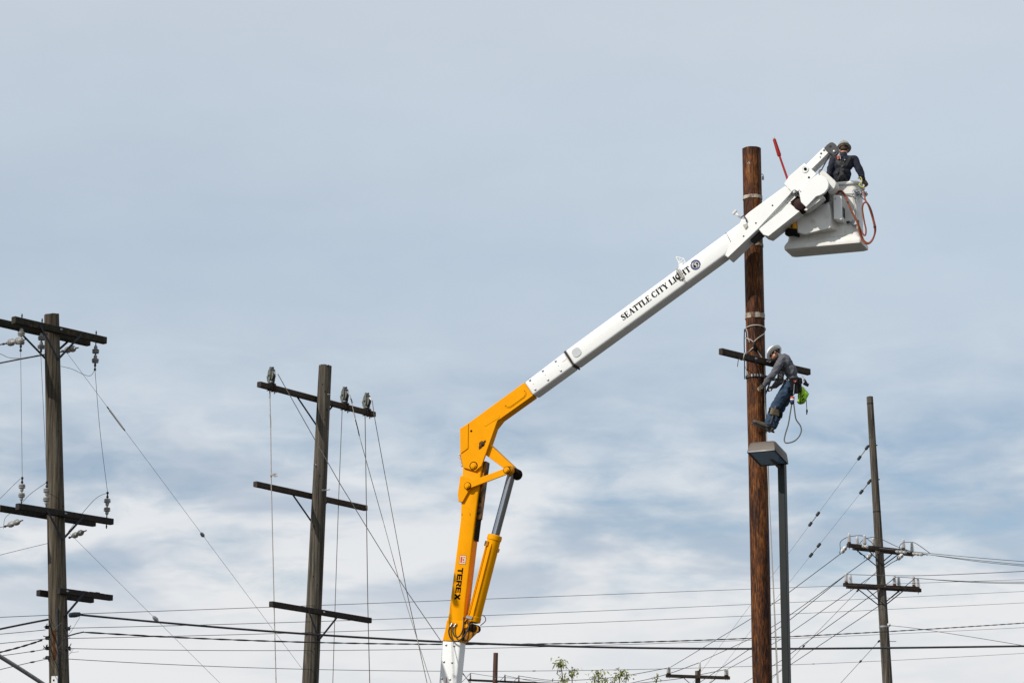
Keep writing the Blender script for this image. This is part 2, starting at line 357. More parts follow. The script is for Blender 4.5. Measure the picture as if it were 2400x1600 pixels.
def bells(A, d, L, n=2, rad=.06, m='porcelain_grey', parent=None, name='insulator', rod='iron_dark', lead=.12, tail=.2):
    """A string of porcelain bells from A along d; total length L."""
    d = Vector(d).normalized(); b = MB(); seg = L * (1 - lead - tail) / n
    for i in range(n):
        q = A + d * (L * lead + seg * i)
        b.lathe(q, d, [(rad * .22, 0), (rad * .34, seg * .05), (rad * .50, seg * .14), (rad * .52, seg * .34), (rad * .66, seg * .40), (rad * .98, seg * .46), (rad, seg * .53), (rad * .66, seg * .55), (rad * .66, seg * .61), (rad * 1.0, seg * .63), (rad * 1.0, seg * .70), (rad * .66, seg * .72), (rad * .66, seg * .77), (rad * .92, seg * .79), (rad * .9, seg * .84), (rad * .4, seg * .86), (rad * .25, seg * .90), (rad * .2, seg)], 18)
    o = b.build(name, m, parent)
    b = MB(); b.tube([A - d * .02, A + d * L * lead * 1.1], .010, 6); b.build('hook_rod', rod, parent)
    q = A + d * L; b = MB(); b.lathe(A + d * (L * (1 - tail) - .01), d, [(.012, 0), (.02, .01), (.02, L * tail * .45), (.011, L * tail * .5), (.011, L * tail - .015), (.020, L * tail - .005), (.020, L * tail + .02), (.005, L * tail + .028)], 8)
    b.build('clevis', rod, parent)
    return o, q
def pin(base, up, H, rad, parent, m='porcelain_white', ribs=6, name='insulator', basem='rust'):
    up = Vector(up).normalized(); b = MB(); pr = [(rad * .75, H * .12)]
    for i in range(ribs):
        h0 = H * (.14 + .70 * i / ribs); st = H * .70 / ribs; w = rad * (1 - .25 * i / ribs)
        pr += [(w * .52, h0), (w, h0 + st * .30), (w, h0 + st * .52), (w * .52, h0 + st * .66)]
    pr += [(rad * .55, H * .86), (rad * .62, H * .92), (rad * .2, H)]
    b.lathe(base, up, pr, 14); o = b.build(name, m, parent)
    b = MB(); b.lathe(base - up * .01, up, [(rad * .95, 0), (rad * .95, H * .06), (rad * .6, H * .14)], 10); b.tube([base, base - up * H * .55], .010, 6); b.build('insulator_pin', basem, parent)
    return base + up * H

# --- leftmost pole: two double crossarms with bells, a broken pair below
LP = Pole('utility_pole', 'weathered grey-brown pole with hanging insulator bells and three double crossarms', (121, 738), (139, 1600), 45, 35, 47, 'wood_weathered_brown', cut=.04)
aF = Arm(LP, 777, 40, 1, 31.5, 246, 'arm_moss', .115, .10, drop=.47, spread=.42)
aB = Arm(LP, 777, 40, -1, -48, 207.6, 'arm_moss', .115, .10, drop=.45, spread=.55)
LPW = {}
def hang(arm, px, L, up=False, nb=2, rad=.06, m='porcelain_grey'):
    q = arm.pt(px, (arm.h / 2 if up else -arm.h / 2)); d = Vector((0, 0, 1 if up else -1))
    o, e = bells(q, d, L, nb, rad, m, arm.o)
    b = MB(); b.tube([q - d * .005, q - d * (arm.h + .075)], .010, 6); b.ball(q - d * (arm.h + .04), .017, 1); b.build('eye_bolt', 'iron_dark', arm.o)
    return e
e1 = hang(aF, 51, .42); e2 = hang(aF, 98.3, .42, m='porcelain_dark'); e3 = hang(aF, 225, .47, m='porcelain_dark')
cF = Arm(LP, 1206.5, 40, 1, 40.7, 262, 'arm_dark', .10, .095, drop=.40, spread=.36)
cB = Arm(LP, 1206.5, 40, -1, -3, 220.5, 'arm_dark', .10, .095)
f1 = hang(cF, 49.5, .42, True, rad=.056, m='porcelain_grey'); f2 = hang(cF, 107.5, .42, True, rad=.056, m='porcelain_grey'); f3 = hang(cF, 250, .42, True, rad=.056, m='porcelain_grey')
dF = Arm(LP, 1388, 40, 1, 136, 260.5, 'arm_dark', .095, .09, drop=.38, spread=.33, braces=(1,))
dB = Arm(LP, 1390, 40, -1, 89.5, 216, 'arm_dark', .095, .09)
def splinters():
    b = MB()
    for i in range(9):
        q = dF.pt(200 + i * 5.2, dF.h / 2 - .002, random.uniform(-.03, .03)); L = random.uniform(.04, .11)
        b.box(q, (dF.t, Vector((0, 0, 1)), dF.n), (L, random.uniform(.005, .014), random.uniform(.006, .012)), .002)
    b.build('splintered_top', 'arm_dark', dF.o)
splinters()
WAY = Vector((-math.cos(R(40)), math.sin(R(40)), 0))      # the way the wires run off these arms
def strain(arm, A, B, rad=.055, m='porcelain_grey', tail=.22):
    d = B - A; return bells(A, d, d.length, 2, rad, m, arm.o, tail=tail)[1]
s1 = strain(aB, P(60, 795, 45.25), P(8, 806, 45.7), .062)
s2 = strain(aB, P(182, 815, 45.4), P(146, 822.5, 45.75), .055)
s3 = strain(cB, P(52, 1219, 45.25), P(12, 1233, 45.7), .05)
s4 = strain(cB, P(201, 1243, 45.4), P(163, 1259, 45.75), .05)
def lp_details():
    r = LP.root
    b = MB(); q = [LP.at(LP.z_for(py)) + Vector((.018, -LP.r(LP.z_for(py)) - .012, 0)) for py in (1428, 1500, 1570, 1680, 2000)]
    b.tube(q, .012, 8); b.build('conduit', 'brace_dark', r)
    b = MB(); z = LP.z_for(1597); c = LP.at(z) + Vector((-.05, -LP.r(z) - .008, 0)); b.box(c, ((1, 0, 0), (0, 0, 1), (0, 1, 0)), (.05, .075, .004), .002); b.build('number_plate', 'paint_white', r)
    b = MB(); b.box(c + Vector((-.012, -.006, .01)), ((1, 0, 0), (0, 0, 1), (0, 1, 0)), (.012, .014, .002), .001); b.build('plate_mark', 'print_black', r)
    for px, py in ((110, 1470), (112, 1495), (114, 1519), (115, 1541), (163, 1473), (166, 1519)):
        z = LP.z_for(py); c = LP.at(z); sx = 1 if px > 138 else -1; b = MB()
        c = c + Vector((sx * (LP.r(z) + .01), -.05, 0))
        b.box(c, ((1, 0, 0), (0, 0, 1), (0, 1, 0)), (.035, .028, .03), .008)
        for k in range(5): b.tube([c + Vector((random.uniform(-.03, .03), -.02, random.uniform(-.03, .03))), c + Vector((random.uniform(-.07, .07), -.05, random.uniform(-.07, .07)))], .007, 5)
        b.build('wire_clamp', 'iron_dark', r)
    b = MB(); z0, z1 = LP.z_for(1478), LP.z_for(1548); rings = []
    for i in range(9):
        z = z0 + (z1 - z0) * i / 8; c = LP.at(z); rr = LP.r(z) + .006; a0, a1 = R(-118 - 4 * math.sin(i * 2.)), R(-98 + 5 * math.sin(i * 1.3))
        rings.append([c + Vector((math.cos(a0 + (a1 - a0) * k / 4) * rr, math.sin(a0 + (a1 - a0) * k / 4) * rr, 0)) for k in range(5)])
    b.loft(rings, False, False, closed=False); b.build('rust_plate', 'rust', r)
    random.seed(11)
    b = MB()                                              # loose ends of thin wire around the clamps
    for k in range(9):
        z = LP.z_for(random.uniform(1470, 1530)); c = LP.at(z) + Vector((random.uniform(.0, .16), -LP.r(z) - .01, 0))
        b.tube(spline([c, c + Vector((random.uniform(-.1, .15), -.04, random.uniform(-.1, .12))), c + Vector((random.uniform(-.12, .25), -.03, random.uniform(-.2, .2)))], 4), .003, 4)
    b.build('loose_wire', 'wire_dark', r)
lp_details()

# --- leaning pole with three single crossarms and stringing blocks
MP = Pole('utility_pole', 'leaning grey pole with three single crossarms and pulley blocks on its top arm', (762.4, 857), (727.3, 1600), 50.7, 30.6, 39.5, 'wood_weathered', cut=.03)
m1 = Arm(MP, 933.8, 35, -1, 607, 876.5, 'arm_brown', .098, .09, drop=.48, spread=.52)
m2 = Arm(MP, 1160.8, 35, -1, 598, 857, 'arm_brown', .098, .09, drop=.46, spread=.5)
m3 = Arm(MP, 1436, 35, 1, 635, 867, 'arm_dark', .098, .09, drop=.48, spread=.42)
def mp_details():
    for py, px in ((1092, 738), (927, 771), (1151, 757)):
        z = MP.z_for(py); c = MP.at(z); v = (P(px, py, c.y - MP.r(z) * .9) - c); v.z = 0; v = v.normalized() * MP.r(z)
        b = MB(); b.lathe(c + v * .95, v, [(.022, 0), (.022, .016), (.01, .018), (.01, .06)], 8); b.build('bolt', 'steel', MP.root)
    z = MP.z_for(1150); b = MB(); c = MP.at(z) + Vector((MP.r(z) * .75, -MP.r(z) * .6, 0)); b.tube([c, c + Vector((.10, -.02, .012))], .010, 6); b.build('step_bolt', 'steel', MP.root)
mp_details()

# --- tall new pole on which the lineman works
UPL = Pole('utility_pole', 'tall new dark brown pole in front of which the white bucket hangs', (1761.5, 349), (1787, 1600), 51, 43.8, 46.5, 'wood_creosote', cut=.004, rough=.006)
u1 = Arm(UPL, 852, 45, 1, 1689, 1895.7, 'arm_brown', .115, .09, gap=.01)
def upl_details():
    r = UPL.root
    for py, hw, sd in ((464.5, 4.0, 1), (576, 3.2, 5), (742, 6.0, 9)):
        z = UPL.z_for(py); k = 1 / ppm(UPL.at(z)); n = 64; rings = []
        for i in range(4):
            ring = []
            for q in range(n):
                a = 2 * math.pi * q / n; e = hw * k * (i / 1.5 - 1); e += .012 * noise.noise(Vector((math.cos(a) * 4, math.sin(a) * 4, sd + i * .35))) + .004 * noise.noise(Vector((q * .9, sd, i)))
                zz = z + e; c = UPL.at(zz); rr = UPL.r(zz) + .0085; ring.append(c + Vector((math.cos(a) * rr, math.sin(a) * rr, 0)))
            rings.append(ring)
        b = MB(); b.loft(rings, False, False); b.build('scraped_band', 'band_pale', r)
    z = UPL.z_for(388.8); c = UPL.at(z); b = MB(); q = c + Vector((-.075, -UPL.r(z) * .93 - .004, 0)); rt = Vector((.92, -.39, 0)).normalized()
    b.box(q, (rt + Vector((0, 0, .9)), Vector((0, 0, 1)) - rt * .9, rt.cross(Vector((0, 0, 1)))), (.022, .022, .003), .001); o = b.build('tag_plate', 'aluminium', r)
    b = MB(); b.lathe(q + Vector((0, -.004, 0)), (0, -1, 0), [(.012, 0), (.012, .004)], 10); b.build('nail_head', 'print_black', r)
    z = UPL.z_for(417); c = UPL.at(z) + Vector((UPL.r(z), -.02, 0)); b = MB(); b.tube([c + Vector((0, 0, .07)), c + Vector((.03, 0, .055)), c + Vector((.03, 0, .02))], .008, 6); b.box(c + Vector((.025, 0, -.01)), ((1, 0, 0), (0, 0, 1), (0, 1, 0)), (.018, .035, .02), .006); b.build('bracket', 'galvanised', r)
    # V brace under the arm and its bolts
    A0 = u1.pt(1764, -.02, .05); A1 = u1.pt(1816, -.02, .05); z = UPL.z_for(931); e = UPL.at(z) + u1.n * (UPL.r(z) + .02)
    for a in (A0, A1):
        b = MB(); d = (e - a); ax = d.normalized(); b.box((a + e) / 2, (ax, u1.n, ax.cross(u1.n)), (d.length / 2 + .02, .004, .017), .002); b.build('brace', 'brace_dark', r)
    for px in (1766, 1799):
        b = MB(); b.box(u1.pt(px, 0, .052), (u1.t, Vector((0, 0, 1)), u1.n), (.02, .02, .006), .004); b.lathe(u1.pt(px, 0, .055), u1.n, [(.011, 0), (.011, .03)], 8); b.build('bolt', 'steel', u1.o)
mat('band_pale', (.42, .38, .32), (.24, .19, .14), 22, .8, c3=(.10, .05, .025), c3scale=9, c3thr=(.50, .62), bump=.3, stretch=(1, 1, .3))
upl_details()

# --- far pole on the right with pin insulators
RP = Pole('utility_pole', 'slim leaning weathered pole at far right with white pin insulators', (2038.4, 929.5), (2080, 1600), 95, 15, 24, 'wood_weathered')
r1 = Arm(RP, 1287.5, 57, 1, 1986.6, 2124, 'arm_brown', .13, .11, drop=.55, spread=.8)
r1b = Arm(RP, 1287.5, 57, -1, 2000, 2140, 'arm_brown', .13, .11, drop=.55, spread=.8)
r2 = Arm(RP, 1376, 70, 1, 1977.4, 2152, 'arm_brown', .12, .11, drop=.62, spread=.8)
r2b = Arm(RP, 1376, 70, -1, 1985, 2158, 'arm_brown', .12, .11, drop=.62, spread=.8)
RI = {}
for a, pxs, key in ((r1, (1990.4, 2026.7, 2117.8), 'a'), (r1b, (2009.5, 2046.8, 2137.8), 'b'), (r2, (1983.4, 2096.6, 2142), 'c'), (r2b, (1993.7, 2107, 2152), 'd')):
    for i, px in enumerate(pxs): RI[key + str(i)] = pin(a.pt(px, a.h / 2), (0, 0, 1), .35, .075, a.o)
def rp_details():
    r = RP.root
    for py in (1043, 1123):
        z = RP.z_for(py); b = MB(); c = RP.at(z); b.lathe(c + Vector((-RP.r(z) - .03, 0, 0)), (1, 0, 0), [(.02, 0), (.02, 2 * RP.r(z) + .07)], 8); b.build('eye_bolt', 'iron_dark', r)
    z = RP.z_for(1468); b = MB(); b.lathe(RP.at(z), (0, 0, 1), [(RP.r(z) + .012, -.03), (RP.r(z) + .012, .03)], 20, cap=False); b.build('band', 'galvanised', r)
    b = MB(); b.lathe(RP.at(z) + Vector((RP.r(z) - .01, -.09, .05)), (0, 0, 1), [(.05, -.05), (.07, 0), (.05, .05)], 10); b.build('spool', 'porcelain_white', r)
    z = RP.z_for(1502); b = MB(); c = RP.at(z) + Vector((RP.r(z), 0, 0)); b.tube([c, c + Vector((.22, 0, 0))], .012, 6); b.build('step_bolt', 'steel', r)
    for k, (A, B, arm) in enumerate((((1983, 1281), (1970, 1297), r1), ((2043, 1296), (2031, 1311), r1), ((2116, 1299), (2101, 1312), r1))):
        o, e = bells(P(*A, 94.7), P(*B, 95.6) - P(*A, 94.7), (P(*B, 95.6) - P(*A, 94.7)).length, 2, .075, 'porcelain_white', arm.o, lead=.02, tail=.25); RI['l%d' % k] = e
    for k, (A, B) in enumerate((((2012, 1278), (2058, 1283), ), ((2098, 1291), (2160, 1297)), ((2138, 1296), (2190, 1301)))):
        a, b_ = P(*A, 94.5), P(*B, 93.6); o, e = bells(a, b_ - a, .75, 3, .065, 'porcelain_white', r1.o, lead=.02, tail=.3); RI['r%d' % k] = e
    for py in (946, 1199):
        z = RP.z_for(py); b = MB(); b.lathe(RP.at(z), (0, 0, 1), [(RP.r(z) + .006, -.02), (RP.r(z) + .006, .02)], 20, cap=False); b.build('band', 'iron_dark', r)
rp_details()

# --- two small far poles at the bottom edge
SA = Pole('utility_pole', 'reddish brown pole top rising just right of the lift at the bottom edge', (1162, 1529), (1160, 1600), 150, 11, 11.6, 'wood_red')
sa1 = Arm(SA, 1594.5, 66, -1, 1098, 1290, 'arm_brown', .11, .10)
SAI = [pin(sa1.pt(px, .055), (0, 0, 1), .33, .055, sa1.o, m='porcelain_dark', ribs=4) for px in (1102.5, 1183.5, 1216)]
b = MB(); z_ = SA.z_for(1590); b.box(SA.at(z_) + Vector((.02, -SA.r(z_) - .01, 0)), ((1, 0, 0), (0, 0, 1), (0, 1, 0)), (.04, .04, .01), .004); b.build('tag_plate', 'aluminium', SA.root)
SB = Pole('utility_pole', 'grey pole top with ribbed insulators peeking over the bottom edge', (1635, 1571), (1635.5, 1600), 140, 12, 12.3, 'wood_weathered')
sb1 = Arm(SB, 1586, 72, 1, 1561, 1710, 'arm_brown', .16, .12, drop=.7, spread=.9)
SBI = [pin(sb1.pt(px, .08, dn), (0, 0, 1), .38, .085, sb1.o) for px, dn in ((1565, .02), (1569.5, -.02), (1700, .02), (1705, -.02))]
SBI.append(pin(SB.top + Vector((.11, -.1, .02)), (0, 0, 1), .42, .07, SB.root))
b = MB(); b.tube([SB.top + Vector((.10, -.12, -.3)), SB.top + Vector((.11, -.1, .05))], .04, 8); b.build('top_bracket', 'rust', SB.root)

# ------------------------------------------------------------------ the boom lift
YAW = R(20)
BN = Vector((-math.sin(YAW), -math.cos(YAW), 0))         # towards the camera, out of the boom's near side
BD = Vector((math.cos(YAW), -math.sin(YAW), 0))          # along the boom, to the right
BO = P(1775, 540, 50.1)
Z = Vector((0, 0, 1))
def B(px, py, off=0.):
    d = ray(px, py); o = BO - BN * off; return CAM + d * ((o - CAM).dot(BN) / d.dot(BN))
def bpoly(pts, off=0.): return [B(x, y, off) for x, y in pts]
def bprism(mb, pts, o0, o1, bevel=.006, seg=1):
    return mb.prism(bpoly(pts, o0), -BN * (o1 - o0), bevel, seg=seg)
LIFT = thing('boom_lift', B(1010, 2290, .18) * 1.0, 'yellow and white insulated bucket lift with folded arm beside the tall pole', 'boom lift')
def bolt_on(parent, pts, off, rad=.022, h=.012, m='steel', name='bolt'):
    first = None
    for px, py in pts:
        q = B(px, py, off)
        if first is None:
            b = MB(); b.lathe(q, BN, [(rad, 0), (rad, h * .6), (rad * .6, h), (rad * .1, h * 1.05)], 10); first = b.build(name, m, parent); q0 = q
        else: share(first, name, q - q0, parent)
def lift_lower():
    # turntable and pedestal, below the frame
    b = MB(); q = B(1008, 2150, .18); b.lathe(Vector((q.x, q.y, 0)), Z, [(.9, 0), (.9, .25), (.55, .35), (.5, 1.2), (.62, 1.3), (.62, 1.5)], 28); b.build('pedestal', 'paint_white_worn', LIFT)
    b = MB(); b.box(Vector((q.x, q.y, 2.0)), (BD, BN, Z), (.32, .42, .55), .05); b.build('turret', 'paint_yellow', LIFT)
    b = MB(); bprism(b, [(1036, 1499), (1080.5, 1502), (1070.6, 1600), (1029, 2120), (989, 2120), (1028, 1600)], .045, .33, .045, 4); o = b.build('insulator_section', 'paint_white', LIFT)
    bolt_on(o, [(1045.6, 1510.4), (1064.5, 1512.6), (1040.5, 1549.7), (1059.7, 1551.6), (1035.5, 1589), (1054.6, 1591), (1030, 1629), (1049, 1631)], .045)
    b = MB(); bprism(b, [(1046, 1586), (1047.5, 1586), (1046, 1600), (1044.5, 1600)], .042, .044, 0); b.build('red_mark', 'print_red', o, smooth=0)
    b = MB(); bprism(b, [(1084, 1088), (1130, 1088), (1122, 1150), (1113, 1220), (1090, 1414), (1087.5, 1449), (1086, 1470), (1080.5, 1502), (1036, 1499), (1044.5, 1470), (1046, 1458), (1050, 1446), (1078.6, 1220)], .045, .33, .03, 3)
    lb = b.build('lower_boom', 'paint_yellow', LIFT)
    b = MB(); bprism(b, [(1047, 1452), (1088, 1455), (1085.5, 1478), (1080, 1503), (1037, 1500.5), (1044, 1471)], .036, .339, .008); b.build('socket', 'paint_yellow', lb)
    # greasy wear strip on the right side near the knuckle
    r0 = [B(1127, 1125, .05), B(1117.5, 1196, .05), B(1109, 1265, .05), B(1105, 1298, .05)]
    b = MB(); b.loft([[p + BD * .012 - BN * .02, p + BD * .012 - BN * .26] for p in r0[:3]], False, False, closed=False); b.build('grease_stain', 'grease', lb)
    b = MB(); q = B(1125.5, 1150, .19); b.box(q + BD * .05, (BD, BN, (r0[1] - r0[0])), (.035, .10, .55), .015); b.build('rub_pad', 'paint_yellow_greasy', lb)
    # clevis lug on the left and its pin
    b = MB(); bprism(b, [(1078.5, 1115), (1084, 1114), (1098, 1121), (1105, 1130), (1104.5, 1141), (1098, 1151), (1084, 1176.5), (1074.5, 1175), (1072.5, 1158)], .0, .045, .008); bprism(b, [(1078.5, 1115), (1084, 1114), (1098, 1121), (1105, 1130), (1104.5, 1141), (1098, 1151), (1084, 1176.5), (1074.5, 1175), (1072.5, 1158)], .33, .37, .008); b.build('lug', 'paint_yellow', lb)
    b = MB()
    bprism(b, [(1078, 1118), (1083, 1115), (1084, 1175), (1075, 1174)], .045, .33, 0); b.build('lug_web', 'paint_yellow', lb)
    # crossing weld seams / small screws
    bolt_on(lb, [(1083, 1203), (1083, 1206.5), (1101.5, 1203), (1102, 1206.5)], .045, .008, .005, 'iron_dark', 'screw')
    return lb
LB = lift_lower()
def lift_knuckle():
    poly = [(1077.7, 1004), (1097, 991.5), (1228.5, 895.7), (1248.9, 926.8), (1173, 981), (1166, 985), (1128.5, 1091), (1114, 1103.6), (1085, 1095), (1078.5, 1061.5)]
    b = MB(); bprism(b, poly, .0, .045, .006); o = b.build('knuckle_plate', 'paint_yellow', LIFT)
    b = MB(); bprism(b, poly, .33, .37, .006); b.build('knuckle_plate', 'paint_yellow', LIFT)
    b = MB(); bprism(b, [(1081, 1004), (1098, 993), (1228, 898), (1247, 926), (1170, 981), (1155, 1000), (1136, 1056), (1112, 1056), (1083, 1058)], .04, .335, .004); b.build('knuckle_box', 'paint_yellow', LIFT)
    b = MB(); bprism(b, [(1077.9, 1004.5), (1097.6, 991.8), (1096.8, 1050), (1079.8, 1062.5)], -.014, .002, .004); b.build('cover_plate', 'paint_yellow', o)
    def obround(cx, cy, L, W, off, h, ang=-35.8, seg=10):
        c = B(cx, cy, off); d = (B(cx + 60 * math.cos(R(ang)), cy + 60 * math.sin(R(ang)), off) - c).normalized(); v = d.cross(BN); v = v if v.z > 0 else -v
        pts = []
        for s_ in (1, -1):
            for k in range(seg + 1):
                a = -math.pi / 2 + math.pi * k / seg; pts.append(c + (d * (L / 2 - W / 2 + math.cos(a) * W / 2) + v * math.sin(a) * W / 2) * (s_ if True else 1))
        return pts, h
    pts, h = obround(1207, 932.5, .50, .215, 0., .012); b = MB(); b.prism(pts, BN * .007, .002); b.build('hatch_rim', 'paint_yellow', o)
    pts, h = obround(1207, 932.5, .455, .175, -.007, .012); b = MB(); b.prism(pts, BN * .008, .003); b.build('hatch', 'paint_yellow', o)
    pts, h = obround(1152, 984, .36, .085, 0., .006, -32); b = MB(); b.prism(pts, BN * .005, .002); b.build('stiffener', 'paint_yellow', o)
    bolt_on(o, [(1185, 950), (1229, 915.5)], -.015, .008, .005, 'iron_dark', 'screw')
    for (px, py, r, m_) in ((1129.5, 1040, .045, 'paint_yellow_greasy'), (1110, 1091, .065, 'paint_yellow')):
        b = MB(); b.lathe(B(px, py, .0), BN, [(r * 1.25, 0), (r * 1.25, .004)], 20); b.build('pin_washer', 'grease', o); b = MB(); b.lathe(B(px, py, .0), BN, [(r, 0), (r, .012), (r * .62, .014), (r * .62, .03), (r * .2, .032)], 8); b.build('pivot_pin', m_, o)
    b = MB(); bprism(b, [(1122, 1045), (1137, 1030), (1139, 1034), (1128, 1050), (1122, 1053)], -.006, .002, .003); b.build('keeper', 'rust', o)
    b = MB(); b.lathe(B(1104.5, 1009.7, .0), BN, [(.022, -.002), (.022, .002)], 12); b.build('port_hole', 'print_black', o)
    for a, w in (((1077.5, 1064), (1084, 1093)),):
        p0, p1 = B(*a, .1), B(*w, .1); b = MB(); n = 18
        b.tube([p0.lerp(p1, i / n) - BD * .01 for i in range(n + 1)], [.026 if i % 2 else .019 for i in range(n + 1)], 10); b.build('hose_sleeve', 'porcelain_white', LIFT)
    # links and the pin they share
    def link_bar(name, a, c, w0, w1, o0, o1, m_='paint_yellow'):
        p, q = B(*a, o0), B(*c, o0); d = (q - p).normalized(); v = d.cross(BN).normalized(); pts = []
        for k in range(9): aa = math.pi / 2 + math.pi * k / 8; pts.append(p + (d * math.cos(aa) + v * math.sin(aa)) * w0)
        for k in range(9): aa = -math.pi / 2 + math.pi * k / 8; pts.append(q + (d * math.cos(aa) + v * math.sin(aa)) * w1)
        b = MB(); b.prism(pts, -BN * (o1 - o0), .005); return b.build(name, m_, LIFT)
    l1 = link_bar('link', (1097, 1137), (1190, 1102), .062, .062, -.04, -.002); l2 = link_bar('link', (1097, 1137), (1190, 1102), .062, .062, .372, .41)
    l3 = link_bar('strut', (1134, 1046), (1195, 1097), .105, .07, .07, .30, 'paint_yellow')
    for px, py in ((1096, 1138), (1188, 1101)):
        b = MB(); b.lathe(B(px, py, -.04), BN, [(.072, 0), (.072, .004)], 20); b.build('pin_washer', 'grease', l1); b = MB(); b.lathe(B(px, py, -.04), BN, [(.058, 0), (.058, .02), (.036, .022), (.036, .042), (.01, .044)], 12); b.build('pivot_pin', 'paint_yellow', l1)
    b = MB(); b.lathe(B(1193, 1102, -.02), -BN, [(.055, 0), (.09, .03), (.09, .06), (.055, .065), (.055, .14), (.095, .16), (.095, .25), (.055, .27), (.06, .42), (.06, .44)], 20); b.build('pin_shaft', 'paint_yellow_greasy', LIFT)
    b = MB(); b.lathe(B(1204, 1108, .12), -BN, [(.02, 0), (.10, .01), (.105, .04), (.105, .20), (.09, .22), (.02, .23)], 20); b.build('rod_eye', 'grease', LIFT)
    # ram
    t0, t1, t2 = B(1199, 1112, .18), B(1160.5, 1254, .18), B(1111, 1456, .18); d = (t2 - t0).normalized()
    b = MB(); b.tube([t0, t1 + d * .3], .080, 24); b.build('piston_rod', 'chrome', LIFT)
    b = MB(); b.lathe(t1, d, [(.09, -.01), (.132, 0), (.138, .03), (.138, .09), (.126, .10), (.126, (t2 - t1).length - .1), (.134, (t2 - t1).length - .09), (.134, (t2 - t1).length), (.06, (t2 - t1).length + .03)], 28); cy = b.build('ram_barrel', 'paint_yellow', LIFT)
    v = d.cross(BN).normalized(); v = -v if v.x > 0 else v
    for k, s_ in enumerate((.075, -.02)):
        b = MB(); q = lambda tt, o_: t1 + d * tt + v * s_ + BN * o_
        b.tube(spline([q(.16, .10), q(.2, .128), q(.5, .136), q(1.2, .136), q((t2 - t1).length - .2, .136), q((t2 - t1).length - .05, .125), q((t2 - t1).length + .05, .11) + v * .05]), .011, 8); b.build('oil_pipe', 'paint_yellow', cy)
    b = MB(); b.box(t1 + d * .19 + v * .075 + BN * .118, (v, d, BN), (.04, .05, .02), .008); b.build('pipe_clamp', 'paint_yellow_greasy', cy)
    b = MB(); b.box(t1 + d * .26 - v * .13, (v, d, BN), (.02, .035, .03), .006); b.build('lug', 'paint_yellow_greasy', cy)
    b = MB(); b.box(t1 + d * ((t2 - t1).length - .05) + BN * .13 + v * .04, (v, d, BN), (.07, .03, .02), .008); b.build('valve_block', 'steel', cy)
    b = MB(); pv = [(1084, 1440), (1100, 1455), (1121, 1468), (1121, 1478), (1096, 1503), (1080, 1500)]; bprism(b, pv, .08, .11, .004); bprism(b, pv, .25, .28, .004); b.build('ram_bracket', 'paint_yellow_greasy', LIFT)
    b = MB(); b.lathe(B(1107, 1470, .05), -BN, [(.05, 0), (.075, .01), (.075, .25), (.05, .26)], 16); b.build('base_pin', 'grease', LIFT)
    b = MB(); b.lathe(B(1093, 1467, .03), BN, [(.045, 0), (.045, .02), (.03, .022), (.03, .035)], 8); b.build('base_bolt', 'paint_yellow', LIFT)
    b = MB(); q0 = B(1131, 1440, .15); b.tube(spline([q0, q0 + Vector((.05, -.02, -.05)), q0 + Vector((.05, -.02, -.12)), q0 + Vector((-.04, 0, -.2))]), .008, 6); b.build('safety_chain', 'iron_dark', LIFT)
    # hydraulic hoses
    b = MB(); bprism(b, [(1055, 1458), (1071, 1460), (1071, 1466), (1054.5, 1464)], .02, .036, .003); b.build('hose_port', 'paint_yellow_greasy', LIFT)
    for k, path in enumerate(([(1058.5, 1462), (1054, 1470), (1052, 1480), (1056, 1494), (1065, 1501.5), (1076, 1500), (1088, 1489), (1097, 1474), (1101, 1456)], [(1067.5, 1463), (1063, 1470), (1061.5, 1479), (1065, 1489), (1073, 1492), (1080, 1486), (1085, 1473), (1087, 1455), (1086.5, 1446)])):
        b = MB(); pts = [B(x, y, .025 - .05 * math.sin(math.pi * i / (len(path) - 1)) - .03 * (i / (len(path) - 1))) for i, (x, y) in enumerate(path)]
        b.tube(spline(pts), .0145, 10); o2 = b.build('hydraulic_hose', 'rubber', LIFT)
        b = MB(); dd = (pts[1] - pts[0]).normalized(); b.lathe(pts[0] - dd * .02, dd, [(.012, 0), (.021, .005), (.021, .03), (.017, .035), (.017, .075)], 8); b.build('hose_fitting', 'steel', o2)
    return o
KN = lift_knuckle()

# lettering drawn as flat print
def rect(a, b_, c, d): return [(a, b_), (c, b_), (c, d), (a, d)]
def strk(p, w):
    out = []; n = len(p); w = w if isinstance(w, list) else [w] * n; L_, R_ = [], []
    for i in range(n):
        t = Vector(p[min(i + 1, n - 1)]) - Vector(p[max(i - 1, 0)]); t.normalize(); nn = Vector((-t.y, t.x)) * (w[i] / 2)
        L_.append(Vector(p[i]) + nn); R_.append(Vector(p[i]) - nn)
    for i in range(n - 1): out.append([tuple(R_[i]), tuple(R_[i + 1]), tuple(L_[i + 1]), tuple(L_[i])])
    return out
def arc(cx, cy, rx, ry, a0, a1, n=18): return [(cx + rx * math.cos(R(a0 + (a1 - a0) * i / n)), cy + ry * math.sin(R(a0 + (a1 - a0) * i / n))) for i in range(n + 1)]
def crv(cx, cy, rx, ry, a0, a1, thin=.08, thick=.26): 
    p = arc(cx, cy, rx, ry, a0, a1); n = len(p) - 1
    return strk(p, [thin + (thick - thin) * abs(math.cos(R(a0 + (a1 - a0) * i / n))) ** 1.5 for i in range(n + 1)])
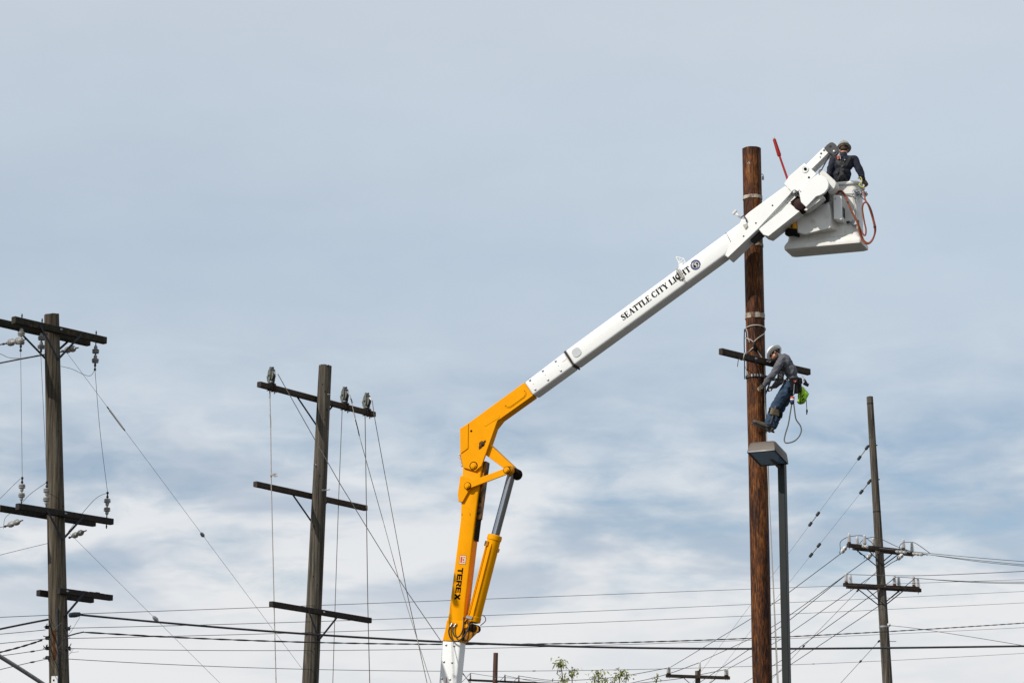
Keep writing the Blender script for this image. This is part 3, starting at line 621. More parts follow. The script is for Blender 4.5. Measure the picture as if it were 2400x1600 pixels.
SERIF = {
 'E': (.80, [rect(.07, 0, .33, 1), rect(.02, .94, .70, 1), rect(.3, .47, .52, .54), rect(.02, 0, .74, .06), [(.55, .94), (.70, .74), (.70, 1), (.6, 1)], [(.55, .06), (.62, 0), (.76, 0), (.76, .27)], rect(.5, .37, .55, .64)]),
 'A': (.94, strk([(.12, .03), (.44, .97)], .08) + strk([(.44, 1.0), (.74, .0)], .26) + [rect(.24, .30, .64, .37), rect(0, 0, .28, .05), rect(.52, 0, .94, .05)]),
 'T': (.82, [rect(.02, .94, .80, 1), rect(.28, 0, .54, 1), rect(.2, 0, .62, .05), [(.02, .7), (.07, .7), (.22, .96), (.02, 1)], [(.75, .7), (.80, .7), (.80, 1), (.6, .96)]]),
 'L': (.80, [rect(.07, 0, .33, 1), rect(0, .95, .42, 1), rect(.02, 0, .74, .06), [(.52, .06), (.6, 0), (.76, 0), (.76, .32)]]),
 'I': (.46, [rect(.07, 0, .33, 1), rect(0, 0, .40, .05), rect(0, .95, .40, 1)]),
 'Y': (.90, strk([(.16, .98), (.44, .44)], .26) + strk([(.74, .98), (.46, .46)], .08) + [rect(.31, 0, .57, .5), rect(.22, 0, .66, .05), rect(.0, .95, .38, 1), rect(.58, .95, .88, 1)]),
 'H': (.96, [rect(.07, 0, .33, 1), rect(.55, 0, .81, 1), rect(.3, .47, .58, .54), rect(0, 0, .4, .05), rect(0, .95, .4, 1), rect(.48, 0, .88, .05), rect(.48, .95, .88, 1)]),
 'C': (.88, crv(.44, .5, .35, .47, 48, 318) + [rect(.70, .68, .75, 1), ]),
 'G': (.94, crv(.44, .5, .35, .47, 48, 318) + [rect(.70, .68, .75, 1), rect(.60, .04, .80, .44), rect(.50, .40, .90, .45)]),
 'S': (.68, strk([(.54, .78), (.44, .93), (.30, .97), (.16, .88), (.14, .74), (.26, .60), (.42, .48), (.53, .34), (.50, .14), (.34, .03), (.18, .06), (.06, .26)], [.05, .08, .09, .16, .23, .26, .26, .23, .19, .09, .08, .05]) + [rect(.52, .70, .57, 1), rect(.04, 0, .09, .32)]),
 ' ': (.36, []),
}
SANS = {
 'T': (.98, [rect(.0, .76, .92, 1), rect(.33, 0, .60, .76)]),
 'E': (.96, [rect(0, 0, .27, 1), rect(.27, .77, .88, 1), rect(.27, .39, .82, .61), rect(.27, 0, .88, .23)]),
 'R': (1.0, [rect(0, 0, .27, 1), rect(.27, .77, .70, 1), rect(.64, .47, .91, .95), rect(.27, .36, .72, .57), [(.45, .36), (.68, 0), (.98, 0), (.72, .38)]]),
 'X': (1.0, strk([(.14, 0), (.84, 1)], .30) + strk([(.84, 0), (.14, 1)], .30)),
}
def text_faces(txt, font, o, ux, uy, h, length=None):
    adv = sum(font[c][0] for c in txt); sx = (length / adv) if length else h
    out = []; x = 0; lay = 0
    for c in txt:
        w, polys = font[c]
        for p in polys:
            lay += 1; out.append([o + ux * ((x + q[0]) * sx) + uy * (q[1] * h) + BN * (.00002 * (lay % 40)) for q in p])
        x += w
    return out

def lift_upper():
    # white fibreglass arm: sleeve next to the knuckle, then the long section
    b = MB(); bprism(b, [(1228.5, 895.7), (1321.5, 825), (1344, 858), (1248.9, 926.8)], .012, .348, .045, 4); a = b.build('upper_sleeve', 'paint_white', LIFT)
    bolt_on(a, [(1242, 890.5), (1254.5, 912.5), (1272, 868.5), (1284.5, 890), (1302, 846), (1314.5, 868.5)], .012)
    bolt_on(a, [(1250.5, 899.5), (1278, 878.5), (1308.5, 857)], .012, .006, .004, 'iron_dark', 'rivet')
    b = MB(); bprism(b, [(1318, 847.7), (1327.5, 840.6), (1327.9, 841.2), (1318.4, 848.3)], .0095, .0115, 0); b.build('red_mark', 'print_red', a, smooth=0)
    b = MB(); bprism(b, [(1321, 824), (1323.5, 822), (1346.5, 856), (1343.5, 858.6)], .002, .358, .003); b.build('joint_collar', 'iron_dark', LIFT)
    main = [(1323.5, 822), (1456, 725.0), (1680, 560.5), (1742, 515.2), (1752, 531), (1700, 597.5), (1680, 612.5), (1476, 761.5), (1346, 856)]
    b = MB(); bprism(b, main, .004, .364, .05, 4); mn = b.build('upper_boom', 'paint_white', LIFT)
    bolt_on(mn, [(1326 + 3.05 * i, 822.6 + 5.05 * i) for i in range(7)], .004, .010, .006, 'iron_dark', 'screw')
    bolt_on(mn, [(1701.5 + 2.75 * i, 547 + 4.6 * i) for i in range(6)], .004, .010, .006, 'iron_dark', 'screw')
    b = MB(); c = B(1351.3, 825.6, .004); u = (B(1380, 804.6, .004) - c).normalized(); v = u.cross(BN); v = v if v.z > 0 else -v
    pts = [c + u * (.088 * math.copysign(abs(math.cos(2 * math.pi * k / 24)) ** .75, math.cos(2 * math.pi * k / 24))) + v * (.088 * math.copysign(abs(math.sin(2 * math.pi * k / 24)) ** .75, math.sin(2 * math.pi * k / 24))) for k in range(24)]
    b.prism(pts, BN * .010, .003); b.build('hatch', 'hatch_grey', mn)
    # lettering
    o = B(1460.5, 751.5, 0.); e = B(1620.5, 634.0, 0.); ux = (e - o).normalized(); uy = ux.cross(BN); uy = uy if uy.z > 0 else -uy
    b = MB(); b.faces(text_faces('SEATTLE CITY LIGHT', SERIF, o, ux, uy, .118, (e - o).length)); b.build('lettering', 'print_black', mn, smooth=0)
    # round emblem: two dark blue crescents round a dark disc with a light pattern
    c = B(1630, 620.5, 0.)
    def em(pts): return [c + ux * x * .098 + uy * y * .098 + BN * zz for x, y, zz in pts]
    b = MB(); pol = []
    for s_ in (1, -1):
        rot = 36
        n = 18; o_ = arc(0, 0, 1., 1., 100 + rot, 268 + rot, n); i_ = arc(.77 * .13, .64 * .13, .77, .77, 100 + rot, 268 + rot, n)
        for k in range(n): pol.append(em([(s_ * o_[k][0], s_ * o_[k][1], 0), (s_ * o_[k + 1][0], s_ * o_[k + 1][1], 0), (s_ * i_[k + 1][0], s_ * i_[k + 1][1], 0), (s_ * i_[k][0], s_ * i_[k][1], 0)]))
    b.faces(pol); b.build('emblem_ring', 'print_navy', mn, smooth=0, recalc=True)
    b = MB(); d = arc(0, 0, .56, .56, 0, 360, 24)[:-1]; b.faces([em([(x, y, .0003) for x, y in d])]); b.build('emblem_disc', 'print_black', mn, smooth=0)
    b = MB(); pol = []
    for p in strk([(-.45, .12), (.5, .30)], .07) + strk([(0, .0), (.18, .52)], .07) + strk([(0, .1), (-.3, .45)], .06) + strk([(-.08, -.52), (.06, .02)], .1) + strk([(.30, -.42), (.04, .05)], .1) + strk([(0, -.18), (.2, -.14)], .07) + strk([(.1, .1), (.42, .42)], .05): pol.append(em([(x, y, .0006 + .00002 * len(pol)) for x, y in p]))
    b.faces(pol); b.build('emblem_lines', 'paint_white', mn, smooth=0)
    # strap with latch and the wire vane on top
    b = MB(); bprism(b, [(1583.5, 631), (1587.5, 628), (1609, 661.5), (1605, 664.5)], -.006, .374, .004); b.build('strap', 'strap_grey', mn)
    b = MB(); bprism(b, [(1582.5, 636), (1588, 632.2), (1600.5, 653), (1595.5, 656.8)], -.03, -.006, .006); bprism(b, [(1589.5, 631), (1592.5, 629), (1603.5, 649), (1600.5, 653)], -.02, -.002, .004); b.build('latch', 'strap_grey', mn)
    b = MB(); bprism(b, [(1585, 640.5), (1588.5, 638), (1593, 646), (1590, 648.5)], -.034, -.029, .002); bprism(b, [(1587, 651), (1594, 646.5), (1596, 651), (1590, 655)], -.034, -.029, .002); b.build('latch_buckle', 'iron_dark', mn)
    b = MB(); q = [B(1592, 628, .1), B(1591.5, 616, .1), B(1584.5, 602, .1), B(1602.5, 606, .1), B(1606, 615, .1)]
    for i in range(4): b.tube([q[i], q[i + 1]], .009, 6)
    b.tube([q[1], q[3]], .008, 6); b.tube([q[1], q[4]], .008, 6); b.tube([q[2].lerp(q[3], .5), q[1]], .007, 6)
    b.prism([q[0], q[1], q[1].lerp(q[4], .6), B(1600, 620, .1)], -BN * .015); b.build('cable_guide', 'paint_white', mn)
    # outer end: thicker top sleeve and lower wing
    b = MB(); bprism(b, [(1738, 513.5), (1755, 497.5), (1839.6, 435.7), (1857, 449), (1852, 456), (1777, 537), (1706, 604.5), (1699, 598)], -.016, .38, .012); sl = b.build('end_sleeve', 'paint_white', LIFT)
    bolt_on(sl, [(1742.8, 553.5), (1771.5, 522.8), (1810.5, 481.5)], -.016, .016, .006, 'iron_dark')
    b = MB(); bprism(b, [(1769, 541), (1857, 449), (1872, 461), (1852, 478), (1777.5, 537.5)], .05, .33, .006); web = b.build('end_web', 'paint_white', LIFT)
    bolt_on(web, [(1815, 499.5), (1846, 476.5)], .05, .009, .005, 'iron_dark', 'screw')
    b = MB(); bprism(b, [(1777.4, 536.7), (1852, 477.6), (1874.5, 496), (1801, 554.5), (1789, 550.5)], .0, .36, .010); b.build('end_wing', 'paint_white', LIFT)
    b = MB(); bprism(b, [(1757, 560), (1785, 538), (1790, 545), (1762, 568)], .10, .30, .004); b.build('slide_pad', 'leather_dark', LIFT)
    # cleat and wiring on top of the boom
    b = MB(); q = B(1738, 512, .1); b.tube(spline([q, q + BN * .05 + Z * .05 - BD * .05, q + Z * .10 - BD * .10]), .022, 8); b.box(q + Z * .13 - BD * .13, (BD + Z, BN, Z - BD), (.05, .03, .022), .008); b.build('cleat', 'porcelain_white', LIFT)
    b = MB(); b.tube(spline([B(1737, 510, -.02), B(1743, 506, -.06), B(1748, 513, -.05), B(1750, 521, -.03)]), .010, 6); b.build('cleat_cord', 'rubber', LIFT)
    b = MB(); bprism(b, [(1741, 527), (1750, 523), (1753, 531), (1747, 538)], -.032, -.016, .004); b.build('decal_bracket', 'strap_grey', LIFT)
    # head with pivot plates
    head = [(1837.5, 430), (1849, 413.5), (1884.5, 382.3), (1914, 406.5), (1908, 414), (1873, 448), (1855, 450)]
    b = MB(); bprism(b, head, -.05, .0, .008); hd = b.build('head_plate', 'paint_white', LIFT)
    b = MB(); bprism(b, head, .36, .40, .008); b.build('head_plate', 'paint_white', LIFT)
    b = MB(); bprism(b, [(1843, 430), (1852, 416), (1884, 388), (1908, 408), (1871, 446), (1856, 448)], .0, .36, .006); b.build('head_box', 'paint_white', LIFT)
    b = MB(); b.lathe(B(1887, 396.8, -.05), BN, [(.066, 0), (.066, .012), (.055, .014), (.05, .008)], 24); b.lathe(B(1887, 396.8, -.05), BN, [(.05, 0), (.05, .009)], 24); b.build('pivot_boss', 'paint_white', hd)
    b = MB(); b.lathe(B(1887.5, 396.3, -.059), BN, [(.028, 0), (.028, .012), (.01, .014)], 12); b.build('pivot_bore', 'print_black', hd)
    b = MB(); b.lathe(B(1896, 416, -.05), BN, [(.02, 0), (.02, .006)], 10); b.build('port_hole', 'print_black', hd)
    gear = [(1872, 447), (1915, 408), (1931.4, 414), (1938.5, 420), (1941.8, 427), (1942.4, 435), (1940, 443), (1933, 452), (1923, 458), (1913, 461), (1889.6, 485.7), (1877, 473.5)]
    b = MB(); bprism(b, gear, -.10, -.03, .010); g = b.build('gear_cover', 'paint_white', LIFT)
    bolt_on(g, [(1876.5, 449), (1873, 446)], -.10, .010, .005, 'iron_dark', 'screw')
    b = MB(); bprism(b, [(1880, 450), (1914, 416), (1928, 420), (1934, 428), (1934, 440), (1926, 450), (1908, 460), (1890, 478)], -.03, .30, .006); b.build('gearbox', 'iron_dark', LIFT)
    b = MB(); bprism(b, [(1882, 452), (1915, 410), (1932, 416), (1942, 428), (1941, 441), (1932, 453), (1912, 462), (1892, 484)], .0, .10, .006); b.build('gear_gap_dark', 'iron_dark', LIFT)  # coloured black to paint in the dark gap between gear cover and mount
    b = MB(); bprism(b, [(1884, 492), (1926, 455), (1930, 462), (1917, 474), (1890, 494)], -.04, .16, .005); b.build('gear_shelf', 'paint_white_worn', LIFT)
    b = MB(); b.lathe(B(1873, 478, -.02), -BN, [(.09, 0), (.11, .01), (.11, .25), (.05, .26)], 18); b.build('motor', 'motor_black', LIFT)
    b = MB(); bprism(b, [(1852, 473), (1870, 458), (1886, 486), (1870, 497)], .04, .32, .006); b.build('motor_mount', 'grease', LIFT)
    b = MB(); b.lathe(B(1863, 452.5, -.03), BN, [(.055, 0), (.055, .03)], 14); b.build('roller', 'black_plastic', LIFT); b = MB(); b.lathe(B(1862, 450.5, -.06), BN, [(.026, 0), (.026, .02), (.01, .03)], 12); b.build('roller_cap', 'porcelain_white', LIFT)
    # jib with its black sheave head
    b = MB(); bprism(b, [(1888, 387), (1929.4, 346), (1942.7, 358), (1901, 399)], .05, .30, .010); j = b.build('jib_arm', 'paint_white', LIFT)
    bolt_on(j, [(1924.5, 360), (1931.5, 352.5)], .05, .018, .006, 'iron_dark'); bolt_on(j, [(1922.5, 368.5)], .05, .012, .008, 'rust', 'screw')
    rr = [(1931, 347.5), (1938, 339.5), (1945.7, 334), (1951, 333.5), (1957, 337), (1962, 344), (1964.3, 352), (1963.5, 360), (1958, 364.5), (1953, 364), (1947, 360), (1942, 358.5)]
    b = MB(); bprism(b, rr, .02, .07, .006); bprism(b, rr, .27, .32, .006); sh = b.build('sheave_cheek', 'black_plastic', LIFT)
    b = MB(); b.lathe(B(1950, 349, .08), -BN, [(.08, 0), (.10, .01), (.07, .06), (.07, .12), (.10, .17), (.08, .18)], 20); b.build('sheave', 'steel', LIFT)
    bolt_on(sh, [(1955.5, 355.5)], .02, .03, .02, 'steel'); bolt_on(sh, [(1946, 343)], .02, .022, .01, 'leather_dark', 'pin_end')
    b = MB(); b.tube([B(1946, 361, .17), B(1919, 410, .17)], .012, 8); b.build('winch_line', 'steel', LIFT)
    b = MB(); bprism(b, [(1917, 404), (1921, 396), (1930, 399), (1957, 423.5), (1960, 431), (1957, 440), (1950, 447), (1941, 452), (1928, 420)], .16, .42, .012); b.build('platform_mount', 'paint_white_worn', LIFT)
    return mn
mat('hatch_grey', (.48, .50, .50), (.44, .46, .46), 6, .35); mat('strap_grey', (.38, .37, .33), (.22, .21, .19), 12, .5, metal=.3); mat('motor_black', (.012, .008, .008), (.04, .012, .01), 9, .65, spec=.15)
UB = lift_upper()
def maker_mark():
    o = B(1079.2, 1329.5, .043); e = B(1070.6, 1405.5, .043); ux = (e - o).normalized(); uy = -ux.cross(BN); uy = uy if uy.x > 0 else -uy
    # letters read downwards, their tops to the right
    b = MB(); b.faces(text_faces('TEREX', SANS, o - uy * .05, ux, uy, .108, (e - o).length)); b.build('lettering', 'print_black', LB, smooth=0)
    c = B(1084.5, 1311, .043)
    def q(pts, d): return [c + uy * x * .068 + ux * y * .085 + BN * d for x, y in pts]
    b = MB(); b.faces([q([(-1, -1), (1, -1), (1, 1), (-1, 1)], 0)]); b.build('emblem_border', 'print_red_dark', LB, smooth=0)
    b = MB(); b.faces([q([(-.86, -.88), (.86, -.88), (.86, .88), (-.86, .88)], .0004)]); b.build('emblem_field', 'print_cream', LB, smooth=0)
    b = MB(); b.faces([q(rect(-.66, -.68, -.12, .68), .0008), q([(-.06, .0), (.24, -.32), (.56, 0), (.24, .32)], .0008), q([(-.02, -.68), (.5, -.68), (.24, -.36)], .0008), q([(-.02, .68), (.5, .68), (.24, .36)], .0008), q([(.66, -.34), (.66, -.68), (.34, -.5)], .0008), q([(.66, .34), (.66, .68), (.34, .5)], .0008)]); b.build('emblem', 'print_red', LB, smooth=0)
mat('print_red_dark', (.22, .06, .02), rough=.5)
maker_mark()

# --- the bucket at the boom's end
BK = .55                                                 # how far its near wall stands behind the boom's near face
C0 = B(2012, 568, BK)
KY = R(20); KD = Vector((math.cos(KY), -math.sin(KY), 0)); KN_ = Vector((-math.sin(KY), -math.cos(KY), 0))
def bk(u, q, z): return C0 + KD * u - KN_ * q + Z * z
LU, LQ = 1.33, .50
def rrect(off, z, rad=.07, n=6):
    pts = []; x0, x1, y0, y1 = -LU - off, off, -off, LQ + off; r = max(rad, .01)
    for cx, cy, a0 in ((x1 - r, y1 - r, 0), (x0 + r, y1 - r, 90), (x0 + r, y0 + r, 180), (x1 - r, y0 + r, 270)):
        for k in range(n + 1): a = R(a0 + 90 * k / n); pts.append(bk(cx + r * math.cos(a), cy + r * math.sin(a), z))
    return pts
def bucket():
    b = MB()
    b.loft([rrect(-.09, -.045, .10), rrect(.02, -.040, .06), rrect(.060, -.020, .05), rrect(.066, .035, .05), rrect(.05, .075, .05), rrect(.012, .15, .08), rrect(.0, .24, .09), rrect(.0, .60, .09), rrect(.010, 1.10, .10), rrect(.045, 1.115, .12), rrect(.055, 1.14, .12), rrect(.045, 1.17, .12), rrect(.0, 1.175, .10), rrect(-.02, 1.15, .09), rrect(-.03, .05, .08)])
    o = b.build('bucket', 'paint_white_worn', LIFT, smooth=40)
    b = MB(); b.box(bk(-.58, -.012, .24), (BD, BN, Z), (.33, .012, .10), .01); b.build('nameplate_panel', 'paint_white_worn', o)
    # moulded step box on the near wall, hidden partly by the boom head
    F_ = [(1868, 512.5), (1942, 475.5), (1946.3, 498.5), (1947.5, 534), (1887, 549.5), (1869, 545)]
    G_ = [(1866, 508), (1946, 470), (1960, 500), (1967, 541), (1889, 553), (1866, 548)]
    b = MB(); b.loft([bpoly(F_, .30), bpoly(G_, BK + .03)], bevel=.012); b.build('step_box', 'paint_white_worn', o)
    # valve cover with a dark opening
    q = B(1973, 487, .30); hz = .235
    def loc(u, w, z): return q + BD * u - BN * w + Z * z
    b = MB(); b.loft([[loc(-.16, 0, -hz + .03), loc(0, 0, -hz), loc(0, .27, -hz), loc(-.16, .27, -hz + .03)], [loc(-.16, 0, hz + .03), loc(0, 0, hz), loc(0, .27, hz), loc(-.16, .27, hz + .03)]], bevel=.014); cv = b.build('valve_cover', 'paint_white', o)
    b = MB(); b.box(loc(.002, .13, -.06), (BN, Z, BD), (.085, .095, .006), .004); b.build('opening', 'opening_grey', cv)
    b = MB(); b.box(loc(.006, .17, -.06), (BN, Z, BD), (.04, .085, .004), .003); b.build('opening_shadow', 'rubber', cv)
    bolt_on(cv, [(1957.5, 466.5)], .30, .010, .005, 'iron_dark', 'screw')
    b = MB(); b.box(bk(-.47, -.055, 1.11), (BD, BN, Z), (.045, .05, .075), .012); b.build('rim_clip', 'paint_white', o)
    b = MB(); b.box(bk(-.56, -.05, .74), (KD, KN_, Z), (.045, .04, .32), .012); b.build('gap_bar', 'black_plastic', o)  # black bar painting in the dark gap between step box and valve cover
    # wire and shackles slung round the near corner
    random.seed(5); b = MB()
    b.tube(spline([bk(-.42, -.03, .96), bk(-.2, -.035, .93), bk(-.05, -.05, .91), bk(.03, .02, .93), bk(.05, .2, .99), bk(.06, .4, 1.03)]), .012, 6)
    for k in range(9):
        x = -.12 + .022 * k; q0 = bk(x + .05, -.06 + .03 * k, 0.95 + random.uniform(-.02, .06)); L = random.uniform(.06, .2)
        b.tube(spline([q0, q0 + Vector((random.uniform(-.06, .06), -.03, -L * .5)), q0 + Vector((random.uniform(-.03, .05), -.02, -L)), q0 + Vector((random.uniform(.0, .08), 0, -L * .4)), q0 + Vector((.03, 0, 0))], 4), .011, 6)
    b.tube(spline([bk(-.08, -.04, .9), bk(-.05, -.04, .7), bk(-.03, -.04, .45)]), .007, 6)
    b.build('shackle_chain', 'steel', o)
    b = MB(); b.box(bk(-.03, -.05, .36), (BD, BN, Z), (.07, .03, .05), .012); b.tube([bk(-.17, -.05, .38), bk(-.05, -.05, .37)], .02, 8); b.tube([bk(.0, -.05, .30), bk(.0, -.05, .24)], .022, 8); b.build('tool_coupler', 'steel', o)
    b = MB(); b.lathe(bk(-.20, -.05, .385), BD, [(.026, 0), (.026, .06)], 8); b.build('coupler_knob', 'rubber', o)
    return o
mat('opening_grey', (.10, .10, .10), (.06, .06, .06), 9, .7)
BKT = bucket()

# ------------------------------------------------------------------ people
def remesh(mb, voxel, smooth_it=6, fac=.5, wr=0., wfreq=(9, 9, 9), seed=0, name='m'):
    me = bpy.data.meshes.new('t'); mb.bm.to_mesh(me); mb.bm.free()
    ob = bpy.data.objects.new('tmp_blob', me); COL.objects.link(ob)
    r = ob.modifiers.new('r', 'REMESH'); r.mode = 'VOXEL'; r.voxel_size = voxel
    s_ = ob.modifiers.new('s', 'SMOOTH'); s_.factor = fac; s_.iterations = smooth_it
    dg = bpy.context.evaluated_depsgraph_get(); out = bpy.data.meshes.new_from_object(ob.evaluated_get(dg))
    bpy.data.objects.remove(ob); bpy.data.meshes.remove(me); out.name = name
    if wr:
        co = [v.co.copy() for v in out.vertices]; nr = [v.normal.copy() for v in out.vertices]
        for v, c, n in zip(out.vertices, co, nr):
            q = Vector((c.x * wfreq[0], c.y * wfreq[1], c.z * wfreq[2] + seed)); w = 1 - abs(noise.noise(q)) * 2.2; w2 = noise.noise(q * 2.3)
            v.co = c + n * wr * (w * .8 + w2 * .5 - .35)
    return out
def cap(mb, p0, r0, p1, r1):
    p0, p1 = Vector(p0), Vector(p1); d = p1 - p0
    if d.length > 1e-5:
        b = bmesh.new(); q = d.to_track_quat('Z', 'Y').to_matrix().to_4x4()
        bmesh.ops.create_cone(b, cap_ends=True, segments=20, radius1=r0, radius2=r1, depth=d.length, matrix=Matrix.Translation((p0 + p1) / 2) @ q); mb._merge(b)
    mb.ball(p0, r0, 2); mb.ball(p1, r1, 2)
def chain(mb, pts, rs):
    for i in range(len(pts) - 1): cap(mb, pts[i], rs[i], pts[i + 1], rs[i + 1])
def ell(mb, c, ax, rad):
    m = Matrix([[ax[j][i] * rad[j] for j in range(3)] for i in range(3)]).to_4x4(); mb.ball(c, 1, 3, m)
def basis(f, u):
    u = Vector(u).normalized(); f = Vector(f); f = (f - u * f.dot(u)).normalized(); return f, u, f.cross(u)     # front, up, right
def hand(mb, wrist, fwd, palm, thumb, r=.0095, curl=1.0, grow=0.):
    """palm = the way the fingers close; thumb = the side the thumb leaves from"""
    f = Vector(fwd).normalized(); p = Vector(palm); p = (p - f * p.dot(f)).normalized(); t = Vector(thumb); t = (t - f * t.dot(f) - p * t.dot(p)).normalized()
    w = Vector(wrist)
    ell(mb, w + f * .05, (f, t, p), (.056 + grow, .043 + grow, .019 + grow)); cap(mb, w - f * .03, .026 + grow, w + f * .02, .027 + grow)
    for k, (off, L) in enumerate(((.031, .92), (.010, 1.0), (-.011, .94), (-.031, .76))):
        b0 = w + f * .092 + t * off; a1 = R(35) * curl; a2 = R(105) * curl; a3 = R(160) * curl
        p1 = b0 + (f * math.cos(a1) + p * math.sin(a1)) * .042 * L; p2 = p1 + (f * math.cos(a2) + p * math.sin(a2)) * .030 * L; p3 = p2 + (f * math.cos(a3) + p * math.sin(a3)) * .022 * L
        chain(mb, [w + f * .06 + t * off * .9, b0, p1, p2, p3], [r + grow, r + grow, r * .96 + grow, r * .9 + grow, r * .8 + grow])
    b0 = w + f * .028 + t * .036; p1 = b0 + (t * .55 + f * .6 + p * .5).normalized() * .042; p2 = p1 + (f * .65 + p * .75 - t * .1).normalized() * .036
    chain(mb, [w + f * .01 + t * .015, b0, p1, p2], [r * 1.3 + grow, r * 1.25 + grow, r * 1.1 + grow, r * .95 + grow])
def head(mb, c, f, u, s=1.):
    f, u, r = basis(f, u)
    ell(mb, c + u * .025 * s - f * .008, (r, f, u), (.074 * s, .094 * s, .090 * s))            # skull
    ell(mb, c - u * .045 * s + f * .018, (r, f, u), (.062 * s, .074 * s, .072 * s))            # face
    ell(mb, c - u * .088 * s + f * .045, (r, f, u), (.040 * s, .040 * s, .030 * s))            # chin
    chain(mb, [c + u * .002 + f * .088 * s, c - u * .034 * s + f * .113 * s, c - u * .042 * s + f * .098 * s], [.010, .015, .012])   # nose
    ell(mb, c - u * .070 * s + f * .086 * s, (r, f, u), (.024, .012, .010))                     # lips
    ell(mb, c + u * .020 * s + f * .080 * s, (r, f, u), (.052, .014, .012))                     # brow
    for sg in (1, -1): ell(mb, c + r * sg * .077 * s - u * .02 * s - f * .008, (r, f, u), (.008, .016, .026))   # ears
    return f, u, r
def hat(parent, c, f, u, m, name='hard_hat', brim=(.166, .152), dome=(.126, .112), h=.125):
    f, u, r = basis(f, u)
    def ring(rf, rs, z, n=40, front=0.): return [c + f * (math.cos(2 * math.pi * k / n) * (rf + (front if math.cos(2 * math.pi * k / n) > 0 else 0) * math.cos(2 * math.pi * k / n))) + r * math.sin(2 * math.pi * k / n) * rs + u * z for k in range(n)]
    b = MB(); df, ds = dome
    prof = [(brim[0] - .004, brim[1] - .004, -.014, .012), (brim[0], brim[1], -.010, .012), (brim[0] - .01, brim[1] - .01, -.004, .010), (df + .008, ds + .008, .006, 0), (df, ds, .014, 0), (df * .985, ds * .985, h * .35, 0), (df * .90, ds * .90, h * .62, 0), (df * .70, ds * .70, h * .85, 0), (df * .40, ds * .40, h * .97, 0), (df * .1, ds * .1, h, 0)]
    inner = [(df * .1, ds * .1, h - .008, 0), (df * .68, ds * .68, h * .85 - .01, 0), (df * .87, ds * .87, h * .55, 0), (df * .95, ds * .95, .01, 0), (df + .004, ds + .004, -.002, 0), (brim[0] - .01, brim[1] - .01, -.012, .010)]
    b.loft([ring(a, b_, z, front=fr) for a, b_, z, fr in prof + inner], True, False)
    b.loft([ring(brim[0] - .010, brim[1] - .010, -.012, front=.010), ring(brim[0] - .004, brim[1] - .004, -.014, front=.012)], False, False)
    o = b.build(name, m, parent, smooth=50)
    b = MB(); b.tube([c - f * df * .8 + u * (h * .80), c - f * df * .4 + u * (h * .985), c + u * (h * 1.02), c + f * df * .4 + u * (h * .985), c + f * df * .8 + u * (h * .80)], .010, 8); b.build('hat_ridge', m, o)
    b = MB(); b.loft([ring(df * .90, ds * .90, -.028), ring(df * .92, ds * .92, .012), ring(df * .90, ds * .90, .013), ring(df * .88, ds * .88, -.027)], False, False); b.build('headband', 'helmet_band', o)
    b = MB(); b.tube([c - f * df * .88 + u * .0, c - f * df * .95 - u * .03, c - f * df * .82 - u * .045], .012, 8); b.build('ratchet_knob', 'black_plastic', o)
    return o
